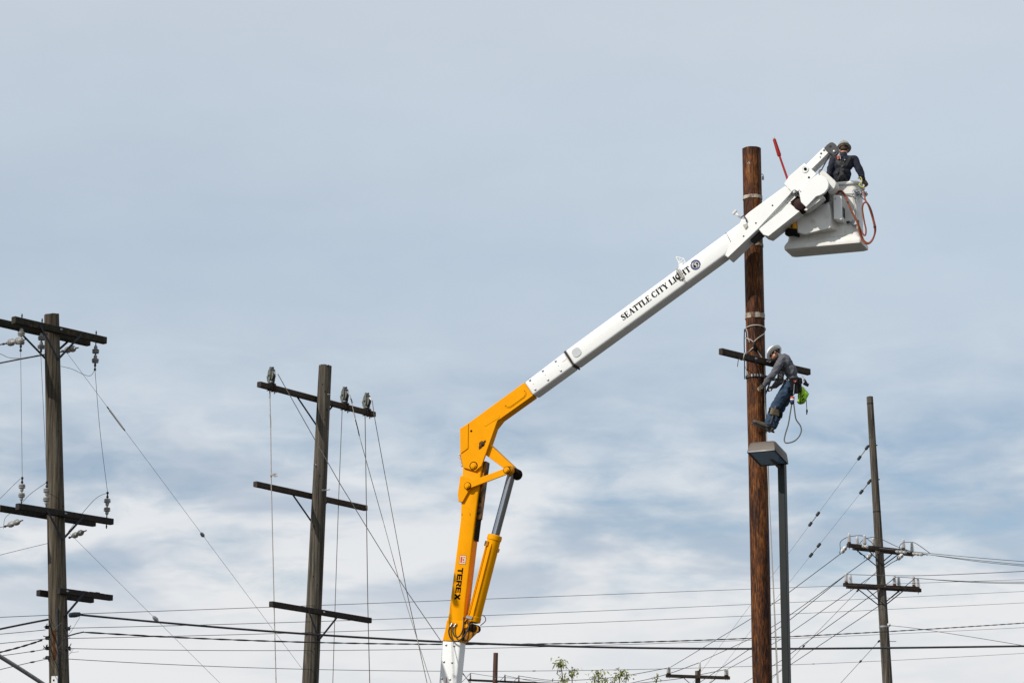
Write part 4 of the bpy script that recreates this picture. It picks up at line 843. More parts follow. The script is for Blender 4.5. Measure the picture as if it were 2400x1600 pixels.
def person(J, label, shirt_m, pants_m, glove_m, hat_m, boots_m, loc, hair=True, seed=1, wr=.012):
    """J holds joints as world points. Body first, then clothing as children."""
    root = thing('person', loc, label, 'person')
    sL, sR = J['sho']; c = J['chest']; pe = J['pelvis']; nk = J['neck']; hd = J['head']; f, u = J['face'], J['up']
    mid = J.get('mid', (c + pe) / 2); side = (sR - sL).normalized(); spine = (c - pe).normalized(); fr = spine.cross(side)
    def torso(mb, g):
        ell(mb, c, (side, fr, spine), (.185 + g, .118 + g, .165 + g)); ell(mb, mid, (side, fr, spine), (.158 + g, .112 + g, .17 + g)); ell(mb, pe, (side, fr, spine), (.160 + g, .118 + g, .12 + g))
        for s_ in (sL, sR): cap(mb, c + (s_ - c) * .35 + spine * .04, .085 + g, s_, .066 + g)
        cap(mb, c.lerp(nk, .5), .085 + g, nk - (hd - nk).normalized() * .0, .058 + min(g, .012))
    # the body: one continuous surface, hands and head included
    mb = MB(); torso(mb, -.015); cap(mb, nk, .052, hd - Vector(u).normalized() * .03, .050); head(mb, hd, f, u)
    for i in (0, 1):
        s_ = J['sho'][i]; chain(mb, [s_, J['elb'][i], J['wri'][i]], [.052, .040, .028])
        hand(mb, J['wri'][i], J['hf'][i], J['hp'][i], J['ht'][i])
        chain(mb, [J['hip'][i], J['kne'][i], J['ank'][i]], [.082, .056, .040]); uu = (J['kne'][i] - J['ank'][i]).normalized(); cap(mb, J['ank'][i] - uu * .02, .032, J['toe'][i] - uu * .045 - (J['toe'][i] - J['ank'][i]) * .12, .018)
    body = link('body', remesh(mb, .0078, 3, .4), 'skin', root, smooth=80)
    F_, U_, R_ = basis(f, u)
    for sg in (1, -1):
        b = MB(); b.ball(hd + R_ * sg * .030 + U_ * .004 + F_ * .082, .011, 2); b.build('eye', 'eye', root)
    if hair:
        mb = MB(); ell(mb, hd + U_ * .030 - F_ * .014, (R_, F_, U_), (.081, .097, .094)); ell(mb, hd - U_ * .012 - F_ * .060, (R_, F_, U_), (.066, .042, .045)); link('hair', remesh(mb, .009, 2, .5, .004, (40, 40, 40)), 'hair', root, smooth=80)
    # shirt
    mb = MB(); torso(mb, .012)
    for i in (0, 1):
        s_, e, w = J['sho'][i], J['elb'][i], J['wri'][i]; chain(mb, [s_, s_.lerp(e, .5), e, e.lerp(w, .5), w - (w - e).normalized() * .015], [.076, .070, .064, .058, .045])
    sh = link('shirt', remesh(mb, .011, 5, .5, wr, J.get('wf', (7, 7, 9)), seed), shirt_m, root, smooth=80)
    # collar
    b = MB(); ax = (hd - nk).normalized(); b.lathe(nk - ax * .030, ax, [(.072, -.02), (.068, .0), (.068, .018), (.062, .020), (.058, -.01)], 20, cap=False); b.build('collar', shirt_m, root)
    # trousers
    mb = MB(); ell(mb, pe - spine * .02, (side, fr, spine), (.172, .130, .12))
    for i in (0, 1):
        h, k, a = J['hip'][i], J['kne'][i], J['ank'][i]; chain(mb, [h, h.lerp(k, .5), k, k.lerp(a, .5), a + (k - a).normalized() * .02], [.112, .102, .086, .080, .078])
    link('trousers', remesh(mb, .011, 5, .5, wr * 1.1, J.get('wf2', (9, 9, 14)), seed + 9), pants_m, root, smooth=80)
    for i in (0, 1):
        mb = MB(); hand(mb, J['wri'][i], J['hf'][i], J['hp'][i], J['ht'][i], grow=.0035); hf = Vector(J['hf'][i]).normalized(); cap(mb, J['wri'][i] - hf * .05, .040, J['wri'][i] + hf * .01, .034)
        link('glove', remesh(mb, .006, 2, .4), glove_m[i] if isinstance(glove_m, tuple) else glove_m, root, smooth=80)
        a, t, k = J['ank'][i], J['toe'][i], J['kne'][i]; d = (t - a); d_ = d.normalized(); up = (k - a).normalized(); up = (up - d_ * up.dot(d_)).normalized(); sd_ = d_.cross(up)
        mb = MB(); cap(mb, a + (k - a).normalized() * .10, .058, a, .056); heel = a - d_ * .045 - up * .065
        ell(mb, heel + d_ * .03 + up * .02, (d_, sd_, up), (.055, .042, .05)); chain(mb, [a - up * .01, a + d * .45 - up * .025, t - up * .035], [.053, .048, .040]); ell(mb, t - up * .04 - d_ * .02, (d_, sd_, up), (.06, .046, .034))
        bo = link('boot', remesh(mb, .009, 3, .45), boots_m, root, smooth=80)
        b = MB(); n = 20; c0 = a + d * .5 - up * .085; L = d.length * .5 + .062
        ring = lambda z, g: [c0 + d_ * (math.cos(2 * math.pi * q / n) * (L + g)) + sd_ * (math.sin(2 * math.pi * q / n) * (.047 + g)) + up * z for q in range(n)]
        b.loft([ring(-.012, -.006), ring(-.008, 0), ring(.012, 0), ring(.016, -.006)]); b.box(heel - up * .025, (d_, sd_, up), (.04, .04, .016), .006); b.build('sole', 'rubber', bo)
    ho = hat(root, J.get('hatc', hd + U_ * .05), J.get('hatf', f), J.get('hatu', u), hat_m, brim=J.get('brim', (.166, .152)))
    return root, sh
def bvh_of(o):
    me = o.data; off = ORG[o.name]; return BVHTree.FromPolygons([v.co + off for v in me.vertices], [tuple(p.vertices) for p in me.polygons])
def drape(tree, pts, w, lift=.006, th=.004, fallY=None, sub=6):
    """A strap laid over a surface along photo points."""
    path = []; 
    for q in spline([Vector((x, y, 0)) for x, y in pts], sub):
        d = ray(q.x, q.y).normalized(); h = tree.ray_cast(CAM, d)
        if h[0] is not None: path.append((h[0], h[1]))
        elif fallY is not None: path.append((P(q.x, q.y, fallY), Vector((0, -1, 0))))
    rings = []
    for i, (p, n) in enumerate(path):
        n = (n + (path[max(i - 1, 0)][1]) + (path[min(i + 1, len(path) - 1)][1])).normalized(); t = (path[min(i + 1, len(path) - 1)][0] - path[max(i - 1, 0)][0]).normalized(); s_ = n.cross(t).normalized()
        rings.append([p + n * (lift - .012) + s_ * w / 2, p + n * (lift + th) + s_ * w / 2 * .96, p + n * (lift + th) - s_ * w / 2 * .96, p + n * (lift - .012) - s_ * w / 2])
    b = MB(); b.loft(rings); return b

# --- the lineman strapped to the pole
YN, YF = 50.60, 50.98
def lineman():
    J = {}
    J['neck'] = P(1826.5, 836.5, 50.82); J['head'] = P(1815.5, 829.0, 50.84); J['face'] = Vector((-.72, -.12, -.66)); J['up'] = Vector((-.54, .48, .69))
    J['chest'] = P(1841, 850, 50.82); J['mid'] = P(1852, 868, 50.82); J['pelvis'] = P(1857.5, 893, 50.82)
    J['sho'] = (P(1829.5, 848.5, YN + .02), P(1833, 851, YF + .04)); J['elb'] = (P(1810.5, 879, 50.53), P(1829, 893, 51.05)); J['wri'] = (P(1789.5, 903.5, 50.63), P(1813, 906, 50.98))
    J['hf'] = (Vector((-.85, .25, -.55)), Vector((-.9, -.1, -.25))); J['hp'] = (Vector((.1, .8, -.5)), Vector((-.2, .3, -1))); J['ht'] = (Vector((.4, .3, .8)), Vector((-.3, -.7, .5)))
    J['hip'] = (P(1850, 903, 50.72), P(1857, 905, 50.94)); J['kne'] = (P(1812.5, 960, 50.64), P(1827, 960, 50.98)); J['ank'] = (P(1800.5, 997, 50.69), P(1811, 999, 51.0)); J['toe'] = (P(1770.5, 983.5, 50.68), P(1788, 992, 51.28))
    J['hatc'] = P(1814.0, 826.0, 50.83); J['hatu'] = Vector((-.50, .66, .56)); J['hatf'] = Vector((-.70, -.02, -.70)); J['wf'] = (10, 6, 10)
    root, sh = person(J, 'lineman in grey shirt, jeans and white hard hat strapped to the tall pole', 'cloth_grey', 'denim', ('glove', 'glove_dark'), 'helmet_white', 'leather', P(1800, 1010, 50.82), seed=3, wr=.013)
    F_, U_, R_ = basis(J['face'], J['up']); hd = J['head']
    mb = MB(); ell(mb, hd - U_ * .090 + F_ * .035, (R_, F_, U_), (.060, .062, .045)); ell(mb, hd - U_ * .06 + F_ * .0, (R_, F_, U_), (.068, .04, .045)); link('beard', remesh(mb, .009, 2, .5, .004, (50, 50, 50)), 'beard', root, smooth=80)
    b = MB()
    for sg in (1, -1):
        ell(b, hd + R_ * sg * .034 + U_ * .004 + F_ * .096, (R_, F_, U_), (.030, .010, .020)); b.tube([hd + R_ * sg * .062 + U_ * .006 + F_ * .085, hd + R_ * sg * .083 + U_ * .0 - F_ * .0], .004, 6)
    b.build('sunglasses', 'print_black', root)
    b = MB()                                             # chin strap of the hat
    b.tube(spline([hd - R_ * .085 + U_ * .03, hd - R_ * .079 - U_ * .04 + F_ * .01, hd - R_ * .05 - U_ * .10 + F_ * .03]), .006, 6); b.build('hat_strap', 'rubber', root)
    # belt and hardware
    pe = J['pelvis']; spine = (J['mid'] - pe).normalized(); spine = (spine + Z * .8).normalized(); side = Vector((0, 1, 0)); fr = Vector((-1, 0, 0)); fr = (fr - spine * fr.dot(spine)).normalized(); bc = pe - spine * .015
    def br(a, z, g=0.): return bc + fr * (math.cos(R(a)) * (.160 + g)) + side * (math.sin(R(a)) * (.195 + g)) + spine * z
    b = MB(); n = 48; b.loft([[br(360 * k / n, z, g) for k in range(n)] for z, g in ((-.04, .0), (-.04, .018), (.04, .018), (.04, .0))], False, False); belt = b.build('tool_belt', 'cloth_black', root)
    b = MB(); c0 = br(-38, -.01, .028); n_ = (c0 - bc).normalized(); t1 = spine; t2 = n_.cross(t1).normalized(); b.tube([c0 + (t1 * math.cos(2 * math.pi * k / 20) + t2 * math.sin(2 * math.pi * k / 20)) * .042 for k in range(21)], .0075, 8); b.build('belt_ring', 'ring_tan', root)
    b = MB(); b.box(br(-60, .0, .026), (side, spine, fr), (.03, .02, .014), .005); b.build('buckle', 'steel', root)
    for k, (a, z0, z1, w, m_) in enumerate(((-84, .03, -.22, .045, 'cloth_black'), (-100, .03, -.27, .05, 'cloth_black'), (-118, .02, -.24, .05, 'cloth_black'))):
        b = MB(); q0 = br(a, z0, .035); q1 = br(a, 0, .04) + Vector((0, 0, z1)); b.box((q0 + q1) / 2, (q1 - q0, Vector((1, 0, 0)), Vector((0, 1, 0))), ((q1 - q0).length / 2, w, .03), .014); b.build('tool_pouch', m_, root)
    q0 = P(1863, 893, 50.53)
    for dx in (-.01, .016): b = MB(); b.tube([q0 + Vector((dx * 1.5, 0, .018)), q0 + Vector((dx * .6, 0, -.02))], .009, 8); b.build('plier_handle', 'plier_red', root)
    b = MB(); b.tube([P(1861.5, 900, 50.55), P(1860.8, 912, 50.545), P(1859.5, 923, 50.55)], [.008, .007, .012], 8); b.build('wrench', 'chrome', root)
    b = MB(); q = P(1889, 900, 50.75); b.box(q, ((1, 0, -.5), (0, 1, 0), (.5, 0, 1)), (.055, .03, .028), .012); b.box(q + Vector((-.01, 0, .05)), ((1, 0, .6), (0, 1, 0), (-.6, 0, 1)), (.02, .02, .05), .01); b.build('hammer_holster', 'cloth_black', root)
    b = MB(); b.tube(spline([P(1879, 879, 50.7), P(1884, 886, 50.7), P(1886, 892, 50.72), P(1883, 898, 50.72)]), .006, 6); b.build('cord', 'rope', root)
    # climber pads and straps at the knees and boots
    tr = [o for o in COL.objects if o.parent == root and o.name.startswith('trousers')][0]; tv = bvh_of(tr)
    b = drape(tv, [(1797, 960), (1806, 962), (1815, 966), (1825, 971), (1834, 975)], .085, .006, .008); b.build('pad_strap', 'cloth_black', root)
    b = drape(tv, [(1807.5, 962.5), (1812, 963.7), (1818, 966), (1823.5, 968.5)], .115, .016, .014); b.build('climber_pad', 'pad_tan', root)
    b = MB(); a = J['ank'][0]; k = J['kne'][0]; d = (k - a).normalized(); s_ = Vector((.25, -.97, 0)); b.box(a + d * .19 + s_ * .085 + Vector((.0, 0, 0)), (d, s_, d.cross(s_)), (.17, .004, .013), .002); b.build('gaff_shank', 'steel', root)
    b = MB(); b.lathe(a - d * .02, d, [(.066, -.015), (.072, 0), (.066, .02)], 20, cap=False); b.build('ankle_strap', 'leather_dark', root)
    # safety strap round the pole
    z = UPL.z_for(884); pc = UPL.at(z); rr = UPL.r(z) + .016; w = Vector((0, 0, .022)); pts = [P(1837, 892, 50.60), P(1822, 889, 50.66)]
    for k in range(13): a_ = R(-62 - 236 * k / 12); pts.append(pc + Vector((math.cos(a_) * rr, math.sin(a_) * rr, .0)))
    pts += [P(1826, 890, 51.04), P(1838, 892, 51.04)]
    b = MB(); rings = []
    for i, p in enumerate(pts):
        t = (pts[min(i + 1, len(pts) - 1)] - pts[max(i - 1, 0)]).normalized(); n2 = t.cross(Vector((0, 0, 1))).normalized() * .006; rings.append([p - w + n2, p - w - n2, p + w - n2, p + w + n2])
    b.loft(rings); st = tag(b.build('safety_strap', 'strap_web', None, pts[0]), 'dark webbing pole strap looped round the tall pole at the lineman\'s waist', 'strap')
    b = MB(); 
    for k in range(4): a_ = R(-70 - 16 * k); b.box(pc + Vector((math.cos(a_) * (rr + .01), math.sin(a_) * (rr + .01), 0)), (Vector((-math.sin(a_), math.cos(a_), 0)), Z, Vector((math.cos(a_), math.sin(a_), 0))), (.016, .026, .008), .004)
    b.build('stud_plate', 'steel', st)
    return J
mat('ring_tan', (.55, .46, .36), rough=.4, metal=.3); mat('plier_red', (.45, .07, .06), rough=.4); mat('strap_web', (.035, .03, .022), (.06, .05, .03), 20, .85)
LJ = lineman()
def lineman_gear():
    # lime green bag
    Yb = 50.64; out = [(1873, 903), (1877, 902), (1884, 909), (1891, 916), (1895.5, 923), (1893, 930), (1890, 937), (1884.5, 945), (1876, 947), (1868.5, 944.5), (1870, 934), (1871.5, 918)]
    c = P(1880, 927, Yb + .08); rings = []
    for k, s_ in ((0, .72), (.25, .94), (.5, 1.0), (.75, .94), (1, .72)):
        rings.append([P(1881 + (x - 1881) * s_, 927 + (y - 927) * s_, Yb + .17 * k) for x, y in out])
    rt = thing('bag', P(1880, 946, Yb + .08), 'lime green drawstring bag hanging at the lineman\'s hip', 'bag')
    b = MB(); b.loft(rings); bmesh.ops.subdivide_edges(b.bm, edges=b.bm.edges[:], cuts=2, use_grid_fill=True); 
    for v in b.bm.verts: v.co += Vector((noise.noise(v.co * 14), noise.noise(v.co * 14 + Vector((3, 0, 0))), noise.noise(v.co * 14 + Vector((0, 5, 0))))) * .016
    b.build('sack', 'hi_vis', rt, smooth=70)
    for pts, w in (([(1876.5, 903), (1877, 920), (1876, 945)], .028), ([(1868.5, 941), (1874, 946), (1883, 945)], .05)):
        b = MB(); b.tube(spline([P(x, y, Yb - .012) for x, y in pts]), w / 2, 8, flat=.3); b.build('trim', 'cloth_black', rt)
    b = MB(); 
    for pts in ([(1879, 930), (1884, 925)], [(1880, 938), (1883, 934), (1886, 937)]): b.tube([P(x, y, Yb - .015) for x, y in pts], .009, 6)
    b.build('dark_print', 'print_black', rt)
    b = MB(); b.tube(spline([P(1889.5, 936, Yb), P(1890.5, 950, Yb), P(1891, 960, Yb)]), .007, 6); b.box(P(1891.2, 963, Yb), ((1, 0, 0), (0, 0, 1), (0, 1, 0)), (.016, .03, .008), .006); b.tube([P(1891, 965, Yb), P(1890.7, 971, Yb)], .011, 6); b.build('strap_end', 'cloth_black', rt)
    # tricolour grip with the looped rope
    Yr = 50.56; rt = thing('hand_line', P(1857, 1037, Yr), 'dark looped rope hanging from a red, white and blue grip at the belt', 'rope')
    a, e = P(1857.6, 929.5, Yr), P(1856.6, 946.5, Yr); d = (e - a)
    for k, (t0, t1, m_) in enumerate(((.0, .3, 'plier_red2'), (.3, .48, 'helmet_white'), (.48, .78, 'print_navy'), (.78, 1.0, 'cloth_black'))):
        b = MB(); b.lathe(a + d * t0, d, [(.037, 0), (.039, .002), (.039, d.length * (t1 - t0) - .002), (.037, d.length * (t1 - t0))], 18); b.build('grip_band', m_, rt)
    lp = [(1855.7, 946), (1852, 968), (1847.6, 993.8), (1841.5, 1014), (1838.3, 1028), (1839, 1034.5), (1843.5, 1037.7), (1856, 1035.5), (1866, 1030), (1874, 1020.5), (1878, 1009), (1876.5, 999), (1872, 991.5), (1866.5, 984), (1864, 975), (1862.5, 963), (1860.3, 946)]
    b = MB(); b.tube(spline([P(x, y, Yr + .02 * math.sin(i * .7)) for i, (x, y) in enumerate(lp)]), .0125, 8); b.build('rope_loop', 'rope_green', rt)
mat('plier_red2', (.50, .09, .06), rough=.7)
lineman_gear()

# --- the worker in the bucket, seen from behind
def bucket_worker():
    Yw = (bk(-.30, .25, 0)).y; J = {}; fl = bk(-.30, .25, .06)
    def W(px, py, dy=0.): return P(px, py, Yw + dy)
    J['neck'] = W(1977, 363.5); J['head'] = W(1978, 351.5, .045); J['face'] = Vector((.12, .90, -.42)); J['up'] = Vector((.02, .40, .90))
    J['chest'] = W(1976, 385, .01); J['mid'] = W(1974, 411); J['pelvis'] = W(1974, 438, .02)
    J['sho'] = (W(1953.5, 374), W(2002, 373)); J['elb'] = (W(1943, 408, .0), W(2017, 404, -.02)); J['wri'] = (W(1958, 436, .16), W(2023.5, 422, .0))
    J['hf'] = (Vector((.5, .8, .2)), Vector((.55, .2, -.75))); J['hp'] = (Vector((.2, .1, -1)), Vector((.4, .5, -.7))); J['ht'] = (Vector((.8, -.5, 0)), Vector((-.5, .9, .1)))
    hx = J['pelvis']
    J['hip'] = (hx + Vector((-.09, 0, -.06)), hx + Vector((.09, 0, -.06))); J['kne'] = (Vector((hx.x - .10, hx.y - .02, fl.z + .50)), Vector((hx.x + .10, hx.y - .02, fl.z + .50))); J['ank'] = (Vector((hx.x - .11, hx.y - .04, fl.z + .10)), Vector((hx.x + .11, hx.y - .04, fl.z + .10))); J['toe'] = tuple(a + Vector((.0, .19, -.01)) for a in J['ank'])
    J['brim'] = (.145, .136); J['hatc'] = W(1978, 346.5, .045); J['hatu'] = Vector((.02, .50, .86)); J['hatf'] = Vector((.1, .85, -.50))
    root, sh = person(J, 'worker in navy shirt and dark harness seen from behind, standing in the bucket', 'cloth_navy', 'cloth_black', ('glove_dark', 'glove_dark'), 'helmet_grey', 'leather_dark', fl, seed=21, wr=.011)
    tv = bvh_of(sh)
    for pts, w in (([(1958, 368), (1963, 378), (1969, 390), (1972, 400), (1969, 412), (1962, 422), (1957, 430)], .05), ([(1992, 367), (1987, 378), (1980, 390), (1974, 400), (1978, 412), (1984, 422), (1989, 430)], .05), ([(1970, 383), (1973, 392), (1973, 404), (1973, 420), (1972, 430)], .075)):
        b = drape(tv, pts, w, .006, .006); b.build('harness_strap', 'harness', root)
    b = drape(tv, [(1966, 381), (1972, 385), (1979, 384)], .09, .012, .008); b.build('dorsal_pad', 'harness', root)
    for pts in ([(1960, 404), (1965, 406)], [(1980, 405), (1985, 403)]): b = drape(tv, pts, .05, .014, .006); b.build('harness_buckle', 'iron_dark', root)
    b = drape(tv, [(1972, 388), (1975, 391)], .05, .018, .006); b.build('back_ring', 'steel', root)
    b = drape(tv, [(1963, 367), (1965, 375)], .035, .016, .012); b.build('red_clip', 'plier_red2', root)
    b = drape(tv, [(1966, 357), (1968, 366), (1971, 375)], .014, .03, .006, fallY=Yw - .12); b.build('lanyard', 'rope', root)
    b = drape(tv, [(1978.5, 374), (1980, 375.5)], .014, .014, .004); b.build('white_tag', 'helmet_white', root)
mat('harness', (.022, .022, .022), (.04, .04, .038), 14, .8, bump=.3)
bucket_worker()

# --- things carried at the bucket
def bucket_gear():
    # red hot stick
    a, m_, e = P(1814, 325, 50.35), P(1827, 366, 50.3), P(1850, 432, 50.2); rt = thing('hot_stick', e, 'slim red insulated stick sticking up behind the boom head', 'stick')
    b = MB(); d = (m_ - a); b.lathe(a, d, [(.012, 0), (.030, .02), (.032, .1), (.034, d.length * .5), (.038, d.length * .93), (.030, d.length)], 14); b.build('grip', 'red_fibreglass', rt)
    b = MB(); b.tube([m_ - d.normalized() * .02, e], [.020, .022], 12); b.build('shaft', 'red_fibreglass', rt); b = MB(); b.tube([a - d.normalized() * .025, a + d.normalized() * .01], .014, 8); b.ball(a - d.normalized() * .03, .016, 1); b.build('tip', 'steel', rt)
    # yellow tool bag on the far left of the bucket
    rt = thing('tool_bag', B(1853, 549, .40), 'yellow bag with black bottom hanging at the bucket\'s left end', 'bag')
    up = [(1841, 519), (1848, 514), (1856, 517), (1866, 515), (1867.5, 536), (1839.5, 534)]; lo = [(1839.5, 533.5), (1867.5, 535.5), (1868, 550), (1858, 548.5), (1839.5, 549)]
    for poly, m2, nm in ((up, 'bag_yellow', 'bag_top'), (lo, 'cloth_black', 'bag_bottom')):
        b = MB(); bprism(b, poly, .28, .50, .015); bmesh.ops.subdivide_edges(b.bm, edges=b.bm.edges[:], cuts=3, use_grid_fill=True)
        for v in b.bm.verts: v.co += Vector((noise.noise(v.co * 12), noise.noise(v.co * 12 + Vector((4, 0, 0))), noise.noise(v.co * 12))) * .014
        b.build(nm, m2, rt, smooth=60)
    b = MB(); bprism(b, [(1853, 516), (1857, 516), (1857, 534), (1853.5, 534)], .255, .275, .004); b.build('bag_flap', 'leather_dark', rt); b = MB(); b.tube(spline([B(1842, 518, .4), B(1850, 505, .4), B(1866, 517, .4)]), .012, 6); b.build('handle', 'cloth_black', rt)
    # orange hoses
    pa = [(735, 755), (760, 725), (795, 720), (835, 765), (870, 850), (905, 930), (950, 1020), (985, 1090), (1010, 1150), (1040, 1215), (1070, 1258), (1090, 1255), (1095, 1190), (1078, 1110), (1062, 1020), (1052, 940), (1062, 880), (1090, 858), (1118, 880), (1148, 960), (1175, 1050), (1198, 1150), (1203, 1230), (1180, 1310), (1140, 1358), (1095, 1365), (1055, 1325), (1028, 1265), (1008, 1190), (985, 1100), (960, 1030)]
    pb = [(730, 762), (765, 735), (800, 738), (845, 790), (880, 880), (925, 975), (965, 1055), (995, 1125), (1020, 1195), (1045, 1280), (1085, 1340), (1130, 1355), (1175, 1310), (1205, 1240), (1212, 1170), (1190, 1070), (1160, 960), (1128, 890), (1095, 845), (1080, 800), (1072, 760), (1068, 720)]
    for k, (pp, lab) in enumerate(((pa, 'orange tool hose in a double loop on the bucket\'s right corner'), (pb, 'orange tool hose in a wide single loop up to the bucket rim'))):
        n = len(pp); pts = [B(1820 + x / 5.227, 310 + y / 5.227, BK - .12 - .05 * math.sin(i * .45) + .02 * k + (.10 if x > 1110 else 0) * min(1, (x - 1110) / 60 if x > 1110 else 0)) for i, (x, y) in enumerate(pp)]
        b = MB(); b.tube(spline(pts, 5), .0155, 10); h = tag(b.build('tool_hose', 'hose_orange', None, pts[0]), lab, 'hose', 'orange hoses at the bucket')
        for q in ((4, 21) if k == 0 else (5, 14)):
            d = (pts[q + 1] - pts[q]).normalized(); b = MB(); b.lathe(pts[q], d, [(.019, 0), (.019, .03)], 10); b.build('tape_wrap', 'rubber', h)
    b = MB(); q = bk(.03, .02, 1.08); b.tube(spline([q + Vector((-.02, -.06, .12)), q + Vector((.03, -.07, .14)), q + Vector((.05, -.07, .06)), q + Vector((.0, -.07, -.0)), q + Vector((.06, -.07, -.05)), q + Vector((.10, -.06, -.01))]), .012, 8); tag(b.build('hook', 'hook_yellow', None, q), 'pale yellow hook hung over the bucket rim by the worker\'s glove', 'hook')
bucket_gear()

# ------------------------------------------------------------------ shoebox street lamp
def lamp():
    Yp = 38.; yw = R(25.5); bx = Vector((math.cos(yw), -math.sin(yw), 0)); ay = Vector((math.sin(yw), math.cos(yw), 0)); tl = R(12)
    a3 = ay * math.cos(tl) - Z * math.sin(tl); n3 = bx.cross(a3); n3 = n3 if n3.z > 0 else -n3
    F0 = P(1751, 1059.5, Yp - .42); W, L, H = .405, .52, .150
    top = P(1833, 1085, Yp); bot = P(1843.6, 1600, Yp); px = (top + bot) / 2
    base = Vector((px.x, px.y, 0))
    rt = thing('street_lamp', base, 'bronze shoebox street lamp on a dark square post before the tall pole', 'street lamp')
    s = .049; zt = P(1833, 1066, Yp).z
    b = MB(); b.loft([[base + bx * x + ay * y + Z * z for x, y in ((-s, -s), (s, -s), (s, s), (-s, s))] for z in (0, zt * .5, zt)], bevel=.006); b.build('post', 'lamp_post', rt)
    def h(x, y, z): return F0 + bx * x + a3 * y + n3 * z
    def rr(i, z, rad=.03, n=4):
        pts = []
        for cx, cy, a0 in ((W - i - rad, L - i - rad, 0), (i + rad, L - i - rad, 90), (i + rad, i + rad, 180), (W - i - rad, i + rad, 270)):
            for k in range(n + 1): a = R(a0 + 90 * k / n); pts.append(h(cx + rad * math.cos(a), cy + rad * math.sin(a), z))
        return pts
    b = MB(); b.loft([rr(.022, .012, .012), rr(.0, .012, .012), rr(.0, .03, .014), rr(.012, H - .03, .03), rr(.018, H - .010, .035), rr(.03, H, .035)], False, True); b.loft([rr(.022, .012, .012), rr(.026, .05, .012), rr(.045, H - .035, .02)], False, False); hs = b.build('housing', 'lamp_bronze', rt, smooth=40)
    b = MB(); b.loft([rr(.024, -.004, .012), rr(-.003, -.004, .014), rr(-.003, .013, .014), rr(.024, .013, .012)], False, False); b.loft([rr(.024, .013, .012), rr(.024, -.004, .012)], False, False); b.build('lens_frame', 'lamp_rim', rt)
    b = MB(); b.loft([rr(.022, .002, .012), rr(.022, .008, .012)]); b.build('lens', 'lamp_glass', rt)
    b = MB(); b.loft([rr(.05, H - .03, .02), rr(.052, H - .028, .02)]); b.build('reflector', 'lens_pale', rt)
    b = MB(); b.tube([h(W * .5, L * .3, .07), h(W * .5, L * .72, .07)], .035, 10); b.build('bulb', 'porcelain_white', rt)
    b = MB(); p = base + ay * -.05; b.prism([Vector((p.x, p.y, zt - .02)), Vector((p.x, p.y, zt - .20)), h(W * .62, L * .58, .0), h(W * .62, L * .95, .0)], bx * -.04, .004); b.build('bracket', 'lamp_bronze', rt)
    b = MB(); c = h(W * .72, L - .02, H * .45); q = Vector((base.x, base.y, zt - .05)); b.box((c + q) / 2, ((q - c) if (q - c).length > .02 else ay, bx, Z), (max((q - c).length / 2, .03), .04, .045), .008); b.build('arm', 'lamp_bronze', rt)
    for x, y in ((.10, -.001), (.28, -.001)):
        b = MB(); b.ball(h(x, .018, H - .035), .007, 1); b.build('rivet', 'aluminium', rt)
lamp()
def mast_arm():
    a = P(-160, 1447, 40); e = P(118, 1603, 44.6); f_ = LP.at(LP.z_for(1640)); rt = thing('street_light', f_, 'grey steel lamp arm reaching up from the leftmost pole in the bottom corner', 'lamp arm')
    b = MB(); pts = spline([f_ + Vector((-.1, -.12, -.1)), f_.lerp(e, .5) + Vector((-.12, -.12, .05)), e + Vector((-.1, -.1, 0)), e.lerp(a, .5), a]); b.tube(pts, .033, 12); b.build('arm', 'galvanised', rt)
    b = MB(); b.box(f_ + Vector((-.02, -LP.r(5) - .02, -.1)), ((1, 0, 0), (0, 0, 1), (0, 1, 0)), (.06, .15, .02), .006); b.build('wall_plate', 'galvanised', rt)
    d = (a - e).normalized(); d.z = .05; b = MB(); ell(b, a + d * .3, (d.normalized(), Vector((0, 1, 0)), Vector((0, 0, 1))), (.36, .15, .10)); b.build('luminaire', 'galvanised', rt)
mast_arm()

# ------------------------------------------------------------------ wires and ropes
def fit(pts, deg=2, n=30, ext0=0, ext1=0):
    x = np.array([p[0] for p in pts]); y = np.array([p[1] for p in pts]); mu, sd_ = x.mean(), x.std(); c = np.polyfit((x - mu) / sd_, y, min(deg, len(pts) - 1))
    xs = np.linspace(x[0] - ext0, x[-1] + ext1, n); return [(float(a), float(np.polyval(c, (a - mu) / sd_))) for a in xs]
def onplane(pts, Ya, Yb):
    """The wire hangs in the vertical plane through its two ends."""
    A, E = P(*pts[0], Ya), P(*pts[-1], Yb); h = Vector((E.x - A.x, E.y - A.y, 0)); nn = Vector((h.y, -h.x, 0)).normalized(); out = []
    for x, y in pts:
        d = ray(x, y); out.append(CAM + d * ((A - CAM).dot(nn) / d.dot(nn)))
    return out
def linear(pts, Ya, Yb):
    L = [0.]
    for a, b_ in zip(pts, pts[1:]): L.append(L[-1] + math.hypot(b_[0] - a[0], b_[1] - a[1]))
    return [P(x, y, 1 / ((1 / Ya) + (1 / Yb - 1 / Ya) * l / L[-1])) for (x, y), l in zip(pts, L)]
def wire(name, label, pts3, rad, m, cat='wire', group='overhead wires', n=6, parent=None):
    b = MB(); b.tube(pts3, rad, n); o = b.build(name, m, parent, None if parent else pts3[0], smooth=60)
    return o if parent else tag(o, label, cat, group)
def twist(pts3, rad, pitch=.55, n=6):
    b = MB(); L = 0; q = []
    for i in range(len(pts3) - 1):
        k = max(2, int((pts3[i + 1] - pts3[i]).length / (pitch / 6)))
        for j in range(k): q.append(pts3[i].lerp(pts3[i + 1], j / k))
    for ph in (0, math.pi):
        o = []; L = 0
        for i, p in enumerate(q):
            if i: L += (q[i] - q[i - 1]).length
            a = 2 * math.pi * L / pitch + ph; o.append(p + Vector((0, math.cos(a), math.sin(a))) * rad * .95)
        b.tube(o, rad, n)
    return b
YR = 82
